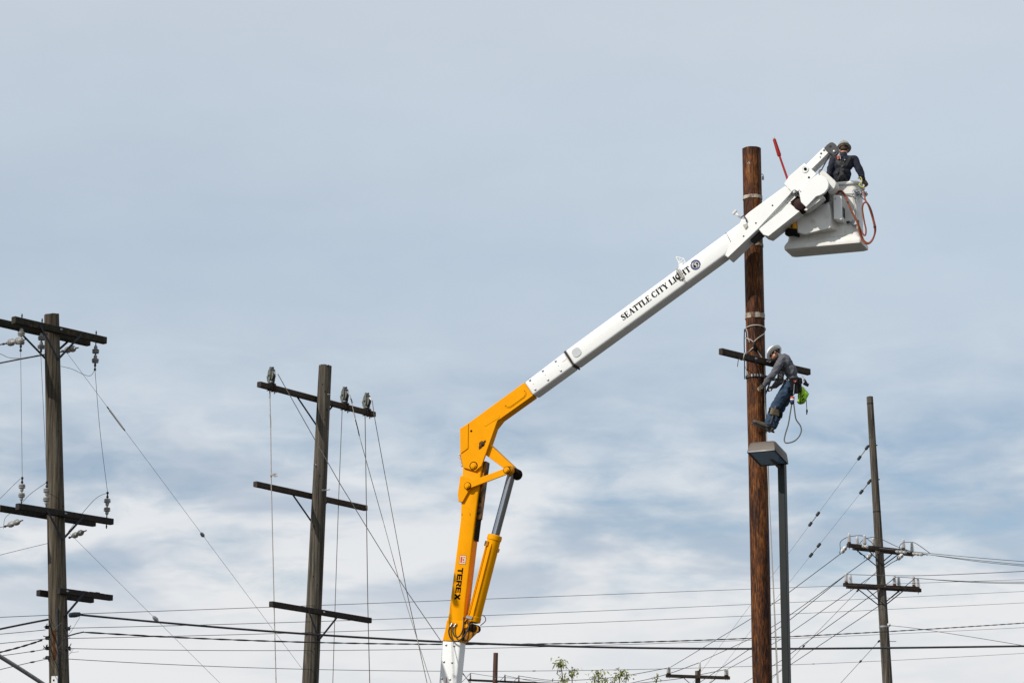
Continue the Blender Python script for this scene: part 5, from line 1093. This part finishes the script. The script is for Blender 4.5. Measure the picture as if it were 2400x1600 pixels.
lines = {
 'topmost of the five thin wires crossing behind the lift': [(170, 1438.3), (300, 1433.8), (580, 1423.5), (714, 1418), (900, 1412), (1054, 1406.7), (1250, 1399.4), (1709, 1381), (1976, 1372), (2157, 1364.5), (2400, 1357.7)],
 'second from top of the five thin wires crossing behind the lift': [(166, 1471), (300, 1468), (580, 1460), (711, 1456), (900, 1450), (1010, 1446.7), (1250, 1437.5), (1808, 1412.5), (2055, 1401.5), (2400, 1385)],
 'middle one of the five thin wires crossing behind the lift': [(163, 1495.6), (300, 1491.7), (580, 1485), (900, 1475.5), (1010, 1472.6), (1250, 1463.6), (1808, 1439.8), (2060, 1427.5), (2400, 1412)],
 'fourth from top of the five thin wires, just under the twisted cable': [(164, 1518.7), (300, 1521.7), (580, 1522.7), (900, 1521.4), (1094, 1518.7), (1250, 1516), (1480, 1509.6), (1762, 1499.4), (2086, 1483), (2400, 1470.4)],
 'lowest of the five thin wires, crossing near the bottom edge': [(164, 1543.8), (300, 1551), (580, 1563), (707, 1566.8), (900, 1570.7), (1010, 1571.5), (1250, 1571.5), (1480, 1568), (1762, 1560), (2068, 1547.4), (2400, 1530)]}
for k, (lab, pts) in enumerate(lines.items()):
    p3 = onplane(fit(pts, 3, 34, 8, 160), 44.85, YR + 3); o = wire('thin_wire', lab, p3, .0056, 'wire_dark', group='thin wires crossing the whole view')
    if k == 4:
        for px in (1217, 2890 / 1.5):
            j = min(range(len(p3) - 1), key=lambda i: abs(proj(p3[i])[0] - px)); b = MB(); d = (p3[j + 1] - p3[j]).normalized(); b.tube([p3[j], p3[j] + d * .1], .011, 6); b.build('splice', 'wire_black', o)
left = [('thin wire leaving the leftmost pole to the left above the black cable', [(115, 1440.6), (60, 1443), (0, 1445.5)]), ('thin wire left of the leftmost pole at the first clamp', [(106, 1475), (50, 1480.5), (0, 1485)]), ('thin wire left of the leftmost pole at the second clamp', [(107, 1496), (50, 1502), (0, 1507)]),
        ('thin wire with a dark splice left of the leftmost pole, third clamp', [(110, 1520), (75, 1525.5), (0, 1536)]), ('thin wire with a dark splice left of the leftmost pole, lowest clamp', [(112, 1542.8), (78, 1550), (0, 1568)])]
for k, (lab, pts) in enumerate(left):
    p3 = onplane(fit(pts[::-1], 2, 10, 120, 0), 42.0, 44.9); o = wire('thin_wire', lab, p3, .0058, 'wire_dark', group='thin wires left of the leftmost pole')
    if k > 2:
        q = P(76, 1525.5 if k == 3 else 1550.5, 43.9); b = MB(); ell(b, q, (Vector((1, 0, .15)).normalized(), Vector((0, 1, 0)), Vector((-.15, 0, 1)).normalized()), (.045, .014, .014)); b.build('splice', 'wire_black', o)
p3 = onplane(fit([(-120, 1500), (0, 1472.5), (60, 1462), (112, 1450.5)], 2, 14), 42.5, 44.9); wire('black_cable', 'thick black cable arriving at the leftmost pole from the left', p3, .017, 'wire_black', 'cable', 'thick black cables')
cab = [(165, 1439), (180, 1439), (240, 1443.5), (300, 1450), (440, 1463), (580, 1475.5), (711, 1484), (900, 1496), (1096, 1506.5), (1274, 1511.5), (1560, 1517.5), (1762, 1519.5), (1853, 1519.4), (2064, 1517.6), (2400, 1513)]
p3 = onplane(fit(cab, 4, 44, 0, 160), 44.9, YR); n_ = len(p3)
o = wire('black_cable', 'thick black cable sagging across the whole view behind the lift', p3, [.0165 + .012 * i / n_ for i in range(n_)], 'wire_black', 'cable', 'thick black cables', 8)
b = MB(); q0, q1 = P(163, 1441, 44.8), P(187, 1438.5, 45.1); d = q1 - q0; b.lathe(q0, d, [(.02, 0), (.04, .03), (.045, d.length * .5), (.036, d.length - .02), (.018, d.length)], 10); b.build('splice_case', 'brace_dark', o)
tw = [(195, 1480), (300, 1487.5), (580, 1499), (711, 1503.6), (900, 1508), (1250, 1508.5), (1480, 1503), (1680, 1499), (1762, 1494.7), (1852, 1490), (2083, 1479), (2400, 1459)]
p3 = onplane(fit(tw, 4, 40, 0, 160), 45.1, YR + 1); b = twist(p3, .0085, 1.1); b.tube(linear([(160, 1489), (178, 1484), (196, 1480)], 44.85, 45.1), .012, 6)
tag(b.build('twisted_cable', 'wire_black', None, p3[0], smooth=60), 'twisted black service cable with a ripple crossing the whole view', 'cable', 'thick black cables')
b = twist(onplane(fit([(0, 1527.5), (55, 1513), (107, 1496)], 2, 10, 120), 42.4, 44.88), .009, .5); tag(b.build('twisted_cable', 'wire_black', None, P(0, 1527, 42.8), smooth=60), 'short twisted black cable joining the leftmost pole from the left', 'cable', 'thick black cables')
# wires on the leftmost pole
def lpw(lab, pts, Ya, Yb, r_=.0042, m_='wire_grey', sub=6, name='jumper_wire'):
    q = linear(pts, Ya, Yb); return wire(name, lab, spline(q, sub), r_, m_, group='wires on the leftmost pole')
def bet(lab, A, E, mids=(), r_=.0042, m_='wire_grey', name='tie_wire'): return wire(name, lab, spline([A] + [Vector(m) for m in mids] + [E], 5), r_, m_, group='wires on the leftmost pole')
bet('leftmost upright thin wire between the upper and lower insulators', e1, f1); bet('upright thin wire just left of the leftmost pole', e2, f2); bet('upright thin wire right of the leftmost pole joining two bells', e3, f3, [e3.lerp(f3, .5) + Vector((-.02, 0, 0))])
wire('conductor', 'thick grey conductor rising to the leftmost pole under its top arm', linear([(-80, 866), (0, 850.5), (48, 841), (92, 833), (150, 823)], 44.9, 45.75), .0145, 'wire_grey', group='wires on the leftmost pole')
wire('conductor', 'grey conductor leaving the topmost strain insulator off the left edge', [s1, s1.lerp(P(-30, 812, 46.2), .5), P(-80, 820, 46.6)], .013, 'wire_grey', group='wires on the leftmost pole')
lpw('curved jumper wire from the left edge to the leftmost hanging bell', [(-40, 821), (0, 829), (20, 837.5), (48, 840)], 44.6, 45.0); bet('curved jumper from behind the pole to the bell at right', P(143, 858, 45.3), e3, [P(170, 865, 45.2), P(195, 877, 45.1), P(212, 880, 45.15)])
lpw('thin jumper wire from the lower left bell off the left edge', [(48, 1121), (30, 1138), (0, 1168), (-40, 1205)], 44.95, 44.8); bet('thin jumper from the middle lower bell down behind the arm', f2, P(8, 1238, 45.6), [P(70, 1158, 45.2), P(38, 1192, 45.4), P(13, 1212, 45.5)])
bet('thin jumper from the right lower bell down to the lower arm', f3, P(160, 1245, 45.7), [P(225, 1167, 45.3), P(190, 1206, 45.5)])
wire('conductor', 'thin conductor from the lower strain insulator off the left edge', [s3, P(-60, 1244, 46.3)], .006, 'wire_grey', group='wires on the leftmost pole')
lpw('thin wire from the leftmost pole sloping off the left edge at mid height', [(-80, 1322), (0, 1300), (60, 1285), (114, 1272)], 44.0, 45.0)
def guy(lab, A, E, mid_items, r_=.0030, m_='wire_grey', group='guy wires', ground=True, cat='guy wire'):
    d = (E - A).normalized()
    if ground and E.z > .1: E = A + (E - A) * ((A.z) / (A.z - E.z))
    o = wire('guy_wire', lab, [A, A.lerp(E, .5), E], r_, m_, cat, group)
    for (px, kind) in mid_items:
        t = min((i / 2000 for i in range(2001)), key=lambda t: abs(proj(A.lerp(E, t))[0] - px)); q = A.lerp(E, t)
        b = MB()
        if kind == 'stick':
            L = .50; b.tube([q - d * L / 2, q + d * L / 2], .017, 8); b.build('strain_stick', 'helmet_white', o)
            for s_ in (-1, 1): b = MB(); ell(b, q + d * s_ * L * .55, (d, Vector((0, 1, 0)), d.cross(Vector((0, 1, 0)))), (.06, .018, .018)); b.build('clevis', 'iron_dark', o)
        elif kind == 'pair':
            for s_ in (-1, 1): b = MB(); b.lathe(q + d * (s_ * .22 - .09), d, [(.03, 0), (.052, .02), (.052, .16), (.03, .18)], 10); b.build('strain_insulator', 'rubber', o)
            b = MB(); b.tube([q - d * .25, q + d * .25], .02, 8); b.build('link_rod', 'steel', o)
        elif kind == 'grip': b.lathe(q - d * .06, d, [(.008, 0), (.03, .03), (.034, .09), (.01, .13)], 8); b.build('dead_end_grip', 'steel' if 'leftmost' in lab else 'iron_dark', o)
    return o
guy('guy wire with white strain stick slanting from the leftmost pole top', P(152, 820, 44.8), P(707, 1564.5, 52.0), [(272, 'stick'), (474, 'grip')])
guy('lower guy wire slanting from the leftmost pole\'s second arms', P(160, 1246, 44.8), P(516, 1600, 45.2), [(364, 'grip')])

# stringing blocks and ropes on the leaning pole
def block(px, lab, rot=0):
    base = m1.pt(px, m1.h / 2); rt = thing('stringing_block', base, lab, 'pulley block', 'pulley blocks on the leaning pole')
    w = Vector((math.cos(R(12 + rot)), -math.sin(R(12 + rot)), 0)); ax = Vector((w.y, -w.x, 0)); ax = ax if ax.y < 0 else -ax      # w: sheave plane, ax: axle towards camera
    ax = Vector((-.80, -.60, 0)).normalized(); ax = Matrix.Rotation(R(rot), 3, 'Z') @ ax; w = Vector((-ax.y, ax.x, 0)); w = w if w.x > 0 else -w
    c = base + Z * .165
    b = MB(); b.lathe(c - ax * .035, ax, [(.03, 0), (.094, .003), (.098, .010), (.062, .026), (.062, .044), (.098, .060), (.094, .067), (.03, .07)], 26); b.build('sheave', 'aluminium', rt)
    b = MB(); b.lathe(c - ax * .016, ax, [(.064, 0), (.064, .032)], 20); b.build('groove_shade', 'rubber', rt)  # black ring in the sheave gap: its shade is put into the colour
    for s_ in (1, -1):
        o = c + ax * (.048 * s_); pts = [o + w * x + Z * z for x, z in ((-.028, -.13), (.02, -.13), (.045, -.02), (.05, .04), (.028, .12), (-.012, .125), (-.05, .06), (-.055, -.02))]
        b = MB(); b.prism(pts, ax * .008 * s_, .002); b.build('side_frame', 'aluminium_green', rt)
        b = MB(); b.tube(spline([o + w * -.07 + Z * .0 + ax * .012 * s_, o + w * -.04 - Z * .10 + ax * .012 * s_, o - Z * .145 + ax * .012 * s_]), .010, 6); b.build('guard_bar', 'aluminium', rt)
    b = MB(); b.lathe(c - ax * .065, ax, [(.018, 0), (.018, .13)], 10); b.build('axle', 'iron_dark', rt)
    b = MB(); b.box(c + Z * .125, (w, ax, Z), (.022, .045, .025), .01); b.lathe(c + Z * .145 - ax * .04, ax, [(.022, 0), (.022, .08)], 12); b.build('latch_head', 'aluminium', rt)
    b = MB(); b.tube([c + Z * .145 + w * .02, c + Z * .155 + w * .05], .011, 8); b.build('latch_pin', 'iron_dark', rt)
    b = MB(); b.box(base + Z * .016, (m1.t, m1.n, Z), (.075, .052, .012), .004); b.box(base + Z * .035, (w, ax, Z), (.04, .03, .018), .008); b.build('saddle', 'iron_dark', rt)
    for s_ in (1, -1):
        q = base + m1.t * (.06 * s_) ; b = MB(); b.tube([q - m1.n * .055 + Z * .01, q - m1.n * .055 - Z * (m1.h + .05)], .006, 6); b.box(q - m1.n * .055 - Z * (m1.h + .03), (m1.t, m1.n, Z), (.025, .006, .005), .002); b.box(q - Z * (m1.h + .012), (m1.t, m1.n, Z), (.012, .05, .006), .002); b.build('wing_bolt', 'iron_dark', rt)
    q = base - m1.n * .055 + m1.t * .02; b = MB(); b.tube([q + Z * .01, q - Z * .08, q - Z * .17], .010, 6); b.build('cotter_strap', 'rust', rt)
    return c, w, ax
k1 = block(636, 'pulley block on the left end of the leaning pole\'s top arm'); k2 = block(808, 'middle pulley block, on the top arm right of the leaning pole'); k3 = block(859.5, 'pulley block nearest the right end of the leaning pole\'s top arm', 6)
def rope3(lab, pts, Ya, Yb, r_=.0085, m_='rope_dark', extra=(), name='pull_rope'):
    q = linear(pts, Ya, Yb); d = (q[-1] - q[-2]).normalized()
    if d.z < -.05: q.append(q[-1] + d * (q[-1].z / -d.z))
    o = wire(name, lab, q, r_, m_, 'rope', 'ropes from the pulley blocks'); 
    for i0, i1, rr_, mm in extra: b = MB(); b.tube(linear([i0, ((i0[0] + i1[0]) / 2 + .4, (i0[1] + i1[1]) / 2), i1], Ya, Ya), rr_, 6); b.build('tape_wrap', mm, o)
    return o
Yk = k1[0].y
r_o = rope3('rope hanging straight down from the left pulley block', [(632, 905), (632.5, 930), (634.3, 1003.5), (635.6, 1123), (638, 1230), (642.5, 1424.5), (647, 1600)], Yk, Yk - .2, .0095, 'rope', [((632, 908), (632.3, 934), .013, 'rope_black'), ((633.2, 970), (634.3, 1001), .012, 'rope_black')])
b = MB(); q = P(635.4, 1113, Yk - .06)
for k in range(6): b.tube(spline([q, q + Vector((.03, -.03, .01 * math.sin(k * 2))), q + Vector((.06 + .012 * k, -.03, -.005 + .035 * math.cos(k * 1.7)))], 4), .007, 5)
ell(b, q, (Vector((1, 0, 0)), Vector((0, 1, 0)), Vector((0, 0, 1))), (.022, .022, .045)); b.build('knot', 'rope', r_o)
rope3('rope slanting from the left pulley block across the leaning pole to the lift', [(651, 876), (737, 1028), (795.6, 1131), (900, 1300.8), (954, 1385.6), (1036, 1505)], Yk - .1, 52.8, .0075, 'rope')
Yk = k2[0].y
rope3('rope hanging straight down from the middle pulley block', [(803, 925), (802, 957.6), (794, 1159), (786, 1400), (780, 1600)], Yk, Yk, .0075)
rope3('rope slanting down right from the middle pulley block', [(820, 925), (831, 973), (841.5, 1018.8), (900, 1228), (941, 1380), (978, 1498), (1010.5, 1600)], Yk - .1, Yk, .0075, 'rope', [((822, 933), (825.5, 944), .013, 'rope_black'), ((829, 967), (832, 978), .014, 'rope'), ((833, 983), (842, 1020), .012, 'rope_black')])
Yk = k3[0].y
rope3('rope hanging straight down from the right pulley block', [(856, 942), (855.5, 970), (859.3, 1230), (862, 1417), (866.5, 1600)], Yk, Yk, .0092)
rope3('rope slanting down right from the right pulley block', [(872.5, 938), (877, 973), (900, 1100), (927, 1245), (952, 1380), (977, 1492), (1001, 1600)], Yk - .1, Yk, .0075)

# far right pole: conductors, jumpers and guys
def rpw(lab, pts, Ya, Yb, r_=.013, m_='wire_black', sub=4, name='conductor', group='conductors at the far right pole'): return wire(name, lab, spline(linear(pts, Ya, Yb), sub), r_, m_, group=group)
rpw('black conductor from the far right pole\'s top arm, leftmost strain insulator', [(1970, 1297), (1851, 1386), (1807.6, 1416.8), (1742, 1460), (1572, 1562)], 95.6, 140); rpw('black conductor from the second strain insulator to the lone top pin', [(2031, 1311), (1852, 1440), (1809, 1468), (1760.6, 1494.7), (1643, 1549)], 95.6, 140)
rpw('black conductor passing behind the far right pole to the small pole\'s right end', [(2101, 1312), (2060, 1338), (1852, 1482), (1809, 1509), (1761.6, 1536.5), (1706.5, 1566)], 95.6, 140)
rpw('black conductor from the lower arm\'s leftmost pins, running past the small pole', [(1984, 1345), (1852, 1451), (1809, 1483), (1753.5, 1522), (1643, 1596), (1560, 1652)], 94.6, 140); rpw('black conductor from the lower arm\'s middle pins', [(2096, 1354), (2055, 1385), (1852, 1531.5), (1831, 1546.7), (1761.6, 1588.6), (1660, 1650)], 94.8, 140)
rpw('black conductor from the lower arm\'s right pins', [(2142, 1356), (2100, 1391), (2060, 1419), (1852, 1557), (1810, 1583.5), (1700, 1655)], 95, 140)
for lab, pts in (('upper grey conductor leaving the far right pole\'s top arm to the right', [(2062, 1284), (2190, 1297), (2300, 1307), (2400, 1315), (2560, 1327)]), ('middle grey conductor leaving the far right pole\'s top arm to the right', [(2165, 1297.5), (2280, 1311), (2400, 1322.5), (2560, 1336)]), ('lower grey conductor leaving the far right pole\'s top arm to the right', [(2194, 1301.5), (2300, 1316), (2400, 1325.5), (2560, 1339)])): rpw(lab, pts, 93.6, 84, .0115, 'wire_grey')
for lab, pts in (('dark conductor leaving the lower arm\'s left pins to the right', [(1984, 1346), (1994, 1345.5), (2070, 1347.6), (2157, 1348), (2280, 1343.5), (2400, 1337.8), (2560, 1329)]), ('dark conductor leaving the lower arm\'s middle pins to the right', [(2097, 1355), (2107, 1351.5), (2200, 1358), (2285, 1362), (2400, 1363), (2560, 1362)]), ('dark conductor leaving the lower arm\'s right pins to the right', [(2142, 1357), (2152, 1354.5), (2220, 1360), (2300, 1364.5), (2400, 1366.5), (2560, 1367)])): rpw(lab, pts, 95, 84, .011, 'wire_dark')
for k, (lab, pts, Ys) in enumerate((('black jumper looping over the far right pole\'s two leftmost pins', [(1967, 1296), (1969.5, 1288), (1969, 1272), (1975, 1264), (1989, 1257.5), (2009, 1254.5), (2024, 1256), (2040, 1268), (2052, 1281)], (95.4, 94.6)), ('black jumper over the third and fourth pins beside the far right pole', [(2014, 1275), (2022, 1265), (2035, 1260), (2046, 1258.5), (2062, 1261), (2085, 1272), (2110, 1283), (2142, 1293)], (94.6, 94)), ('black jumper arching over the far right pole\'s two rightmost pins', [(2107, 1287), (2110, 1276), (2118, 1271), (2130, 1270), (2143, 1271), (2158, 1280), (2180, 1296)], (94.8, 94.4)), ('dark jumper hanging under the far right pole\'s top arm', [(2011, 1291), (2017, 1298), (2027, 1301.5), (2025, 1308)], (94.9, 95.3)))): rpw(lab, pts, *Ys, .011, 'wire_black' if k != 1 else 'wire_dark', 6, 'jumper_wire', 'jumpers on the far right pole')
zz = lambda py: RP.at(RP.z_for(py))
guy('upper guy wire slanting left from the far right pole with black strain insulators', P(2036, 1043, 95), P(1623, 1600, 98), [(2023, 'pair'), (1908, 'pair')], .0042, 'wire_dark'); guy('lower guy wire slanting left from the far right pole with black strain insulators', P(2042, 1123, 95), P(1674, 1584.5, 98), [(2028, 'pair'), (1910, 'pair')], .0042, 'wire_dark')
guy('thin guy wire leaving the far right pole between its arms', P(2054, 1338, 95), P(1853.6, 1544, 98), [(2010, 'grip'), (1884, 'grip')], .007, 'wire_dark'); guy('short guy wire from the far right pole\'s foot band to lower left', P(2077, 1483, 95), P(1970, 1600, 96), [(2060, 'grip'), (2017, 'grip')], .008, 'wire_dark')
rpw('span guy from the white spool on the far right pole to the right edge', [(2083, 1464.5), (2150, 1472), (2260, 1489), (2400, 1512), (2560, 1540)], 94.7, 80, .009, 'wire_dark', 4, 'guy_wire')
# small poles' wires
def sw(lab, pts, Ya, Yb, r_=.017): return wire('conductor', lab, spline(linear(pts, Ya, Yb), 4), r_, 'wire_dark', group='conductors at the small far poles')
sw('sagging conductor between the two small far poles', [(1566, 1564), (1480, 1580), (1420, 1588), (1355.5, 1592.5), (1290, 1593), (1217, 1583)], 140, 150); sw('conductor sloping left from the small grey pole\'s top pin', [(1641, 1551), (1561.6, 1579.4), (1480, 1599.4), (1400, 1617)], 140, 150); sw('conductor running left from under the small grey pole\'s arm', [(1700, 1568), (1640, 1580), (1582, 1590.6), (1492, 1600), (1400, 1608)], 140, 150)
sw('conductor from the small reddish pole\'s left pin to the right', [(1103, 1576), (1155, 1584), (1230, 1590.5), (1320, 1600), (1400, 1612)], 150, 140, .014); sw('conductor from the small reddish pole\'s middle pin to the right', [(1184, 1582), (1230, 1591.5), (1290, 1604)], 150, 140, .014)
sw('conductor rising from lower left to the small reddish pole\'s left pin', [(1060, 1622), (1080, 1600), (1103, 1576)], 145, 150, .014); sw('conductor crossing under the small reddish pole\'s left pin', [(1066, 1558), (1085, 1579), (1106, 1601), (1120, 1616)], 145, 150, .014); sw('short conductor rising to the small reddish pole\'s middle pin', [(1150, 1614), (1169, 1597), (1184, 1582)], 148, 150, .014); sw('short conductor rising to the small reddish pole\'s right pin', [(1184, 1618), (1200, 1600), (1216, 1584)], 148, 150, .014)

# ropes on the tall pole
def up_rope(lab, pts, r_=.0085, m_='rope', name='hand_rope', group='ropes on the tall pole', sub=5): 
    return wire(name, lab, spline(pts, sub), r_, m_, 'rope', group)
def surf(px, py, lift=.014):                              # a point on the near surface of the tall pole
    z = UPL.z_for(py); c = UPL.at(z); r_ = UPL.r(z) + lift; x = max(-1, min(1, (px - proj(c)[0]) / ppm(c) / r_)); return Vector((c.x + x * r_, c.y - math.sqrt(max(0, 1 - x * x)) * r_, c.z))
hr = up_rope('pale rope running down the tall pole\'s right edge past the lamp', [surf(1772, 826), surf(1776, 832), surf(1782, 840), surf(1788, 850, .03), surf(1790, 870, .03), surf(1791, 891, .03)] + [P(x, y, 50.72) for x, y in ((1792.5, 925), (1794.8, 985), (1797, 1030), (1799, 1092), (1806.8, 1250), (1815, 1420), (1824, 1600), (1850, 2150))], .0095)
up_rope('second grey rope beside the pale one right of the tall pole', [surf(1789.5, 893, .03)] + [P(x, y, 50.75) for x, y in ((1795.5, 1000), (1801, 1092), (1804, 1200), (1813, 1400), (1821.5, 1600), (1846, 2150))], .006, 'rope_dark')
def upl_ropes():
    z = UPL.z_for(770); c = UPL.at(z); r_ = UPL.r(z) + .012
    up_rope('rope ring tied round the tall pole above the lineman', [c + Vector((math.cos(R(a)) * r_, math.sin(R(a)) * r_, .045 * math.sin(R(a)) * -1 - .02)) for a in range(0, 361, 20)], .010)
    up_rope('pale rope making a V across the tall pole above the block', [surf(1746, 792), surf(1752, 797), surf(1758, 801), surf(1764.5, 806, .02), surf(1771, 800), surf(1780, 793), surf(1790.5, 785)], .010)
    up_rope('pale rope hanging in a short tail left on the tall pole', [surf(1748.5, 773), surf(1751, 784), surf(1752, 795), surf(1754, 801, .02), surf(1755, 806, .02)], .009)
    rt = thing('rope_block', surf(1768, 830, .03), 'small black rope block hanging on the tall pole above its crossarm', 'pulley block'); a, e = surf(1765.5, 812, .03), surf(1771, 829, .03)
    b = MB(); b.tube([a, a.lerp(e, .3), a.lerp(e, .7), e], [.012, .028, .034, .02], 10); b.build('cheek', 'print_black', rt); b = MB(); b.tube([surf(1764.8, 806, .025), surf(1765.3, 813, .03)], .012, 8); b.build('hook', 'brace_dark', rt); b = MB(); b.ball(surf(1763, 821.5, .03), .016, 2); b.build('shackle', 'aluminium', rt)
    q = u1.pt
    up_rope('rope from the small block wrapped round the crossarm\'s left half', [surf(1763, 819, .02), surf(1757, 825), surf(1751, 829), q(1744, .075, .05), q(1741, .062, .055), q(1738, .0, .055), q(1736.5, -.066, .05), q(1738, -.07, -.02)], .010)
    up_rope('thin dark rope end dangling under the crossarm\'s left half', [q(1729, -.06, .05), q(1725.5, -.10, .05), q(1724, -.17, .05), q(1723, -.23, .05)], .007, 'rope_dark')
    up_rope('thin rope trailing from the crossarm down the pole\'s left edge', [q(1739, -.07, .05), surf(1746, 861, .03), surf(1749, 870, .02), surf(1752, 880), surf(1753, 886)], .007)
    up_rope('dark strap hanging down the tall pole\'s left edge', [P(1745, 771, 50.95), P(1744.2, 800, 50.95), P(1745, 835, 50.95), P(1745, 860, 50.9), P(1745.2, 888, 50.9)], .012, 'strap_edge')
mat('strap_edge', (.05, .055, .065), (.035, .04, .045), 20, .8)
upl_ropes()

# ------------------------------------------------------------------ young tree tops at the bottom edge
def tree():
    Yt = 64; tips = [((1316, 1554), 50, 1.0), ((1341, 1579), 34, .8), ((1402, 1581), 30, .8), ((1418, 1594), 22, .8), ((1453, 1576), 38, .9), ((1467, 1585), 28, .7), ((1394, 1592), 22, .7), ((1538, 1588), 14, .7), ((1325, 1590), 26, .8), ((1440, 1592), 26, .8)]
    base = Vector((P(1390, 2300, Yt).x, Yt, 0)); rt = thing('tree', base, 'leafy young tree whose bright green tips show above the bottom edge', 'tree')
    random.seed(3); b = MB(); top = base + Z * 4.6
    b.tube([base, base + Vector((.1, 0, 2.2)), top], [.16, .12, .07], 10); ends = []
    for (x, y), n, s_ in tips:
        e = P(x, y, Yt + random.uniform(-.8, .8)); st = base.lerp(top, random.uniform(.6, 1.)); m_ = st.lerp(e, .55) + Vector((random.uniform(-.2, .2), random.uniform(-.2, .2), -.25)); pts = spline([st, m_, e - Z * .1, e], 6); b.tube(pts, [.030 - .027 * i / (len(pts) - 1) for i in range(len(pts))], 6); ends.append((pts, n, s_))
    b.build('trunk', 'bark', rt, smooth=60)
    V, Fc = [], []
    def leaf(q, d, L, w):
        d = d.normalized(); s_ = d.cross(Vector((random.uniform(-1, 1), random.uniform(-1, 1), random.uniform(-.4, 1)))).normalized(); nn = d.cross(s_); i = len(V)
        V.extend([q, q + d * L * .35 + s_ * w + nn * .006, q + d * L * .75 + s_ * w * .7 - Z * L * .1, q + d * L - Z * L * .22, q + d * L * .75 - s_ * w * .7 - Z * L * .1, q + d * L * .35 - s_ * w + nn * .006]); Fc.extend([(i, i + 1, i + 2), (i, i + 2, i + 3), (i, i + 3, i + 4), (i, i + 4, i + 5)])
    for pts, n, s_ in ends:
        for k in range(int(n * 3.4)):
            t = 1 - (random.random() ** 1.4) * .95; j = t * (len(pts) - 1); i = min(int(j), len(pts) - 2); q = pts[i].lerp(pts[i + 1], j - i); sp = .035 + .075 * min(1, (1 - t) * 3)
            q = q + Vector((random.gauss(0, sp), random.gauss(0, sp), random.gauss(-.02, sp * .5))); leaf(q, Vector((random.uniform(-1, 1), random.uniform(-1, 1), random.uniform(-1.2, .35))), random.uniform(.07, .13) * s_, random.uniform(.010, .019))
    for pts, n, s_ in ends:
        for k in range(70):
            j = random.uniform(.1, .50) * (len(pts) - 1); i = min(int(j), len(pts) - 2); q = pts[i].lerp(pts[i + 1], j - i) + Vector((random.gauss(0, .16), random.gauss(0, .16), random.gauss(-.05, .10))); leaf(q, Vector((random.uniform(-1, 1), random.uniform(-1, 1), random.uniform(-1.2, .3))), random.uniform(.08, .14), random.uniform(.012, .02))
    for k in range(1500):
        a = random.uniform(0, 6.28); r_ = random.uniform(.3, 1.9); q = top + Vector((math.cos(a) * r_ * 1.3, math.sin(a) * r_, random.uniform(-1.2, 1.8 - r_ * .3))); leaf(q, Vector((random.uniform(-1, 1), random.uniform(-1, 1), random.uniform(-1, .3))), random.uniform(.08, .14), random.uniform(.012, .022))
    me = bpy.data.meshes.new('crown'); me.from_pydata(V, [], Fc); tag(link('crown', me, 'leaf', rt, smooth=0), kind='stuff')
tree()
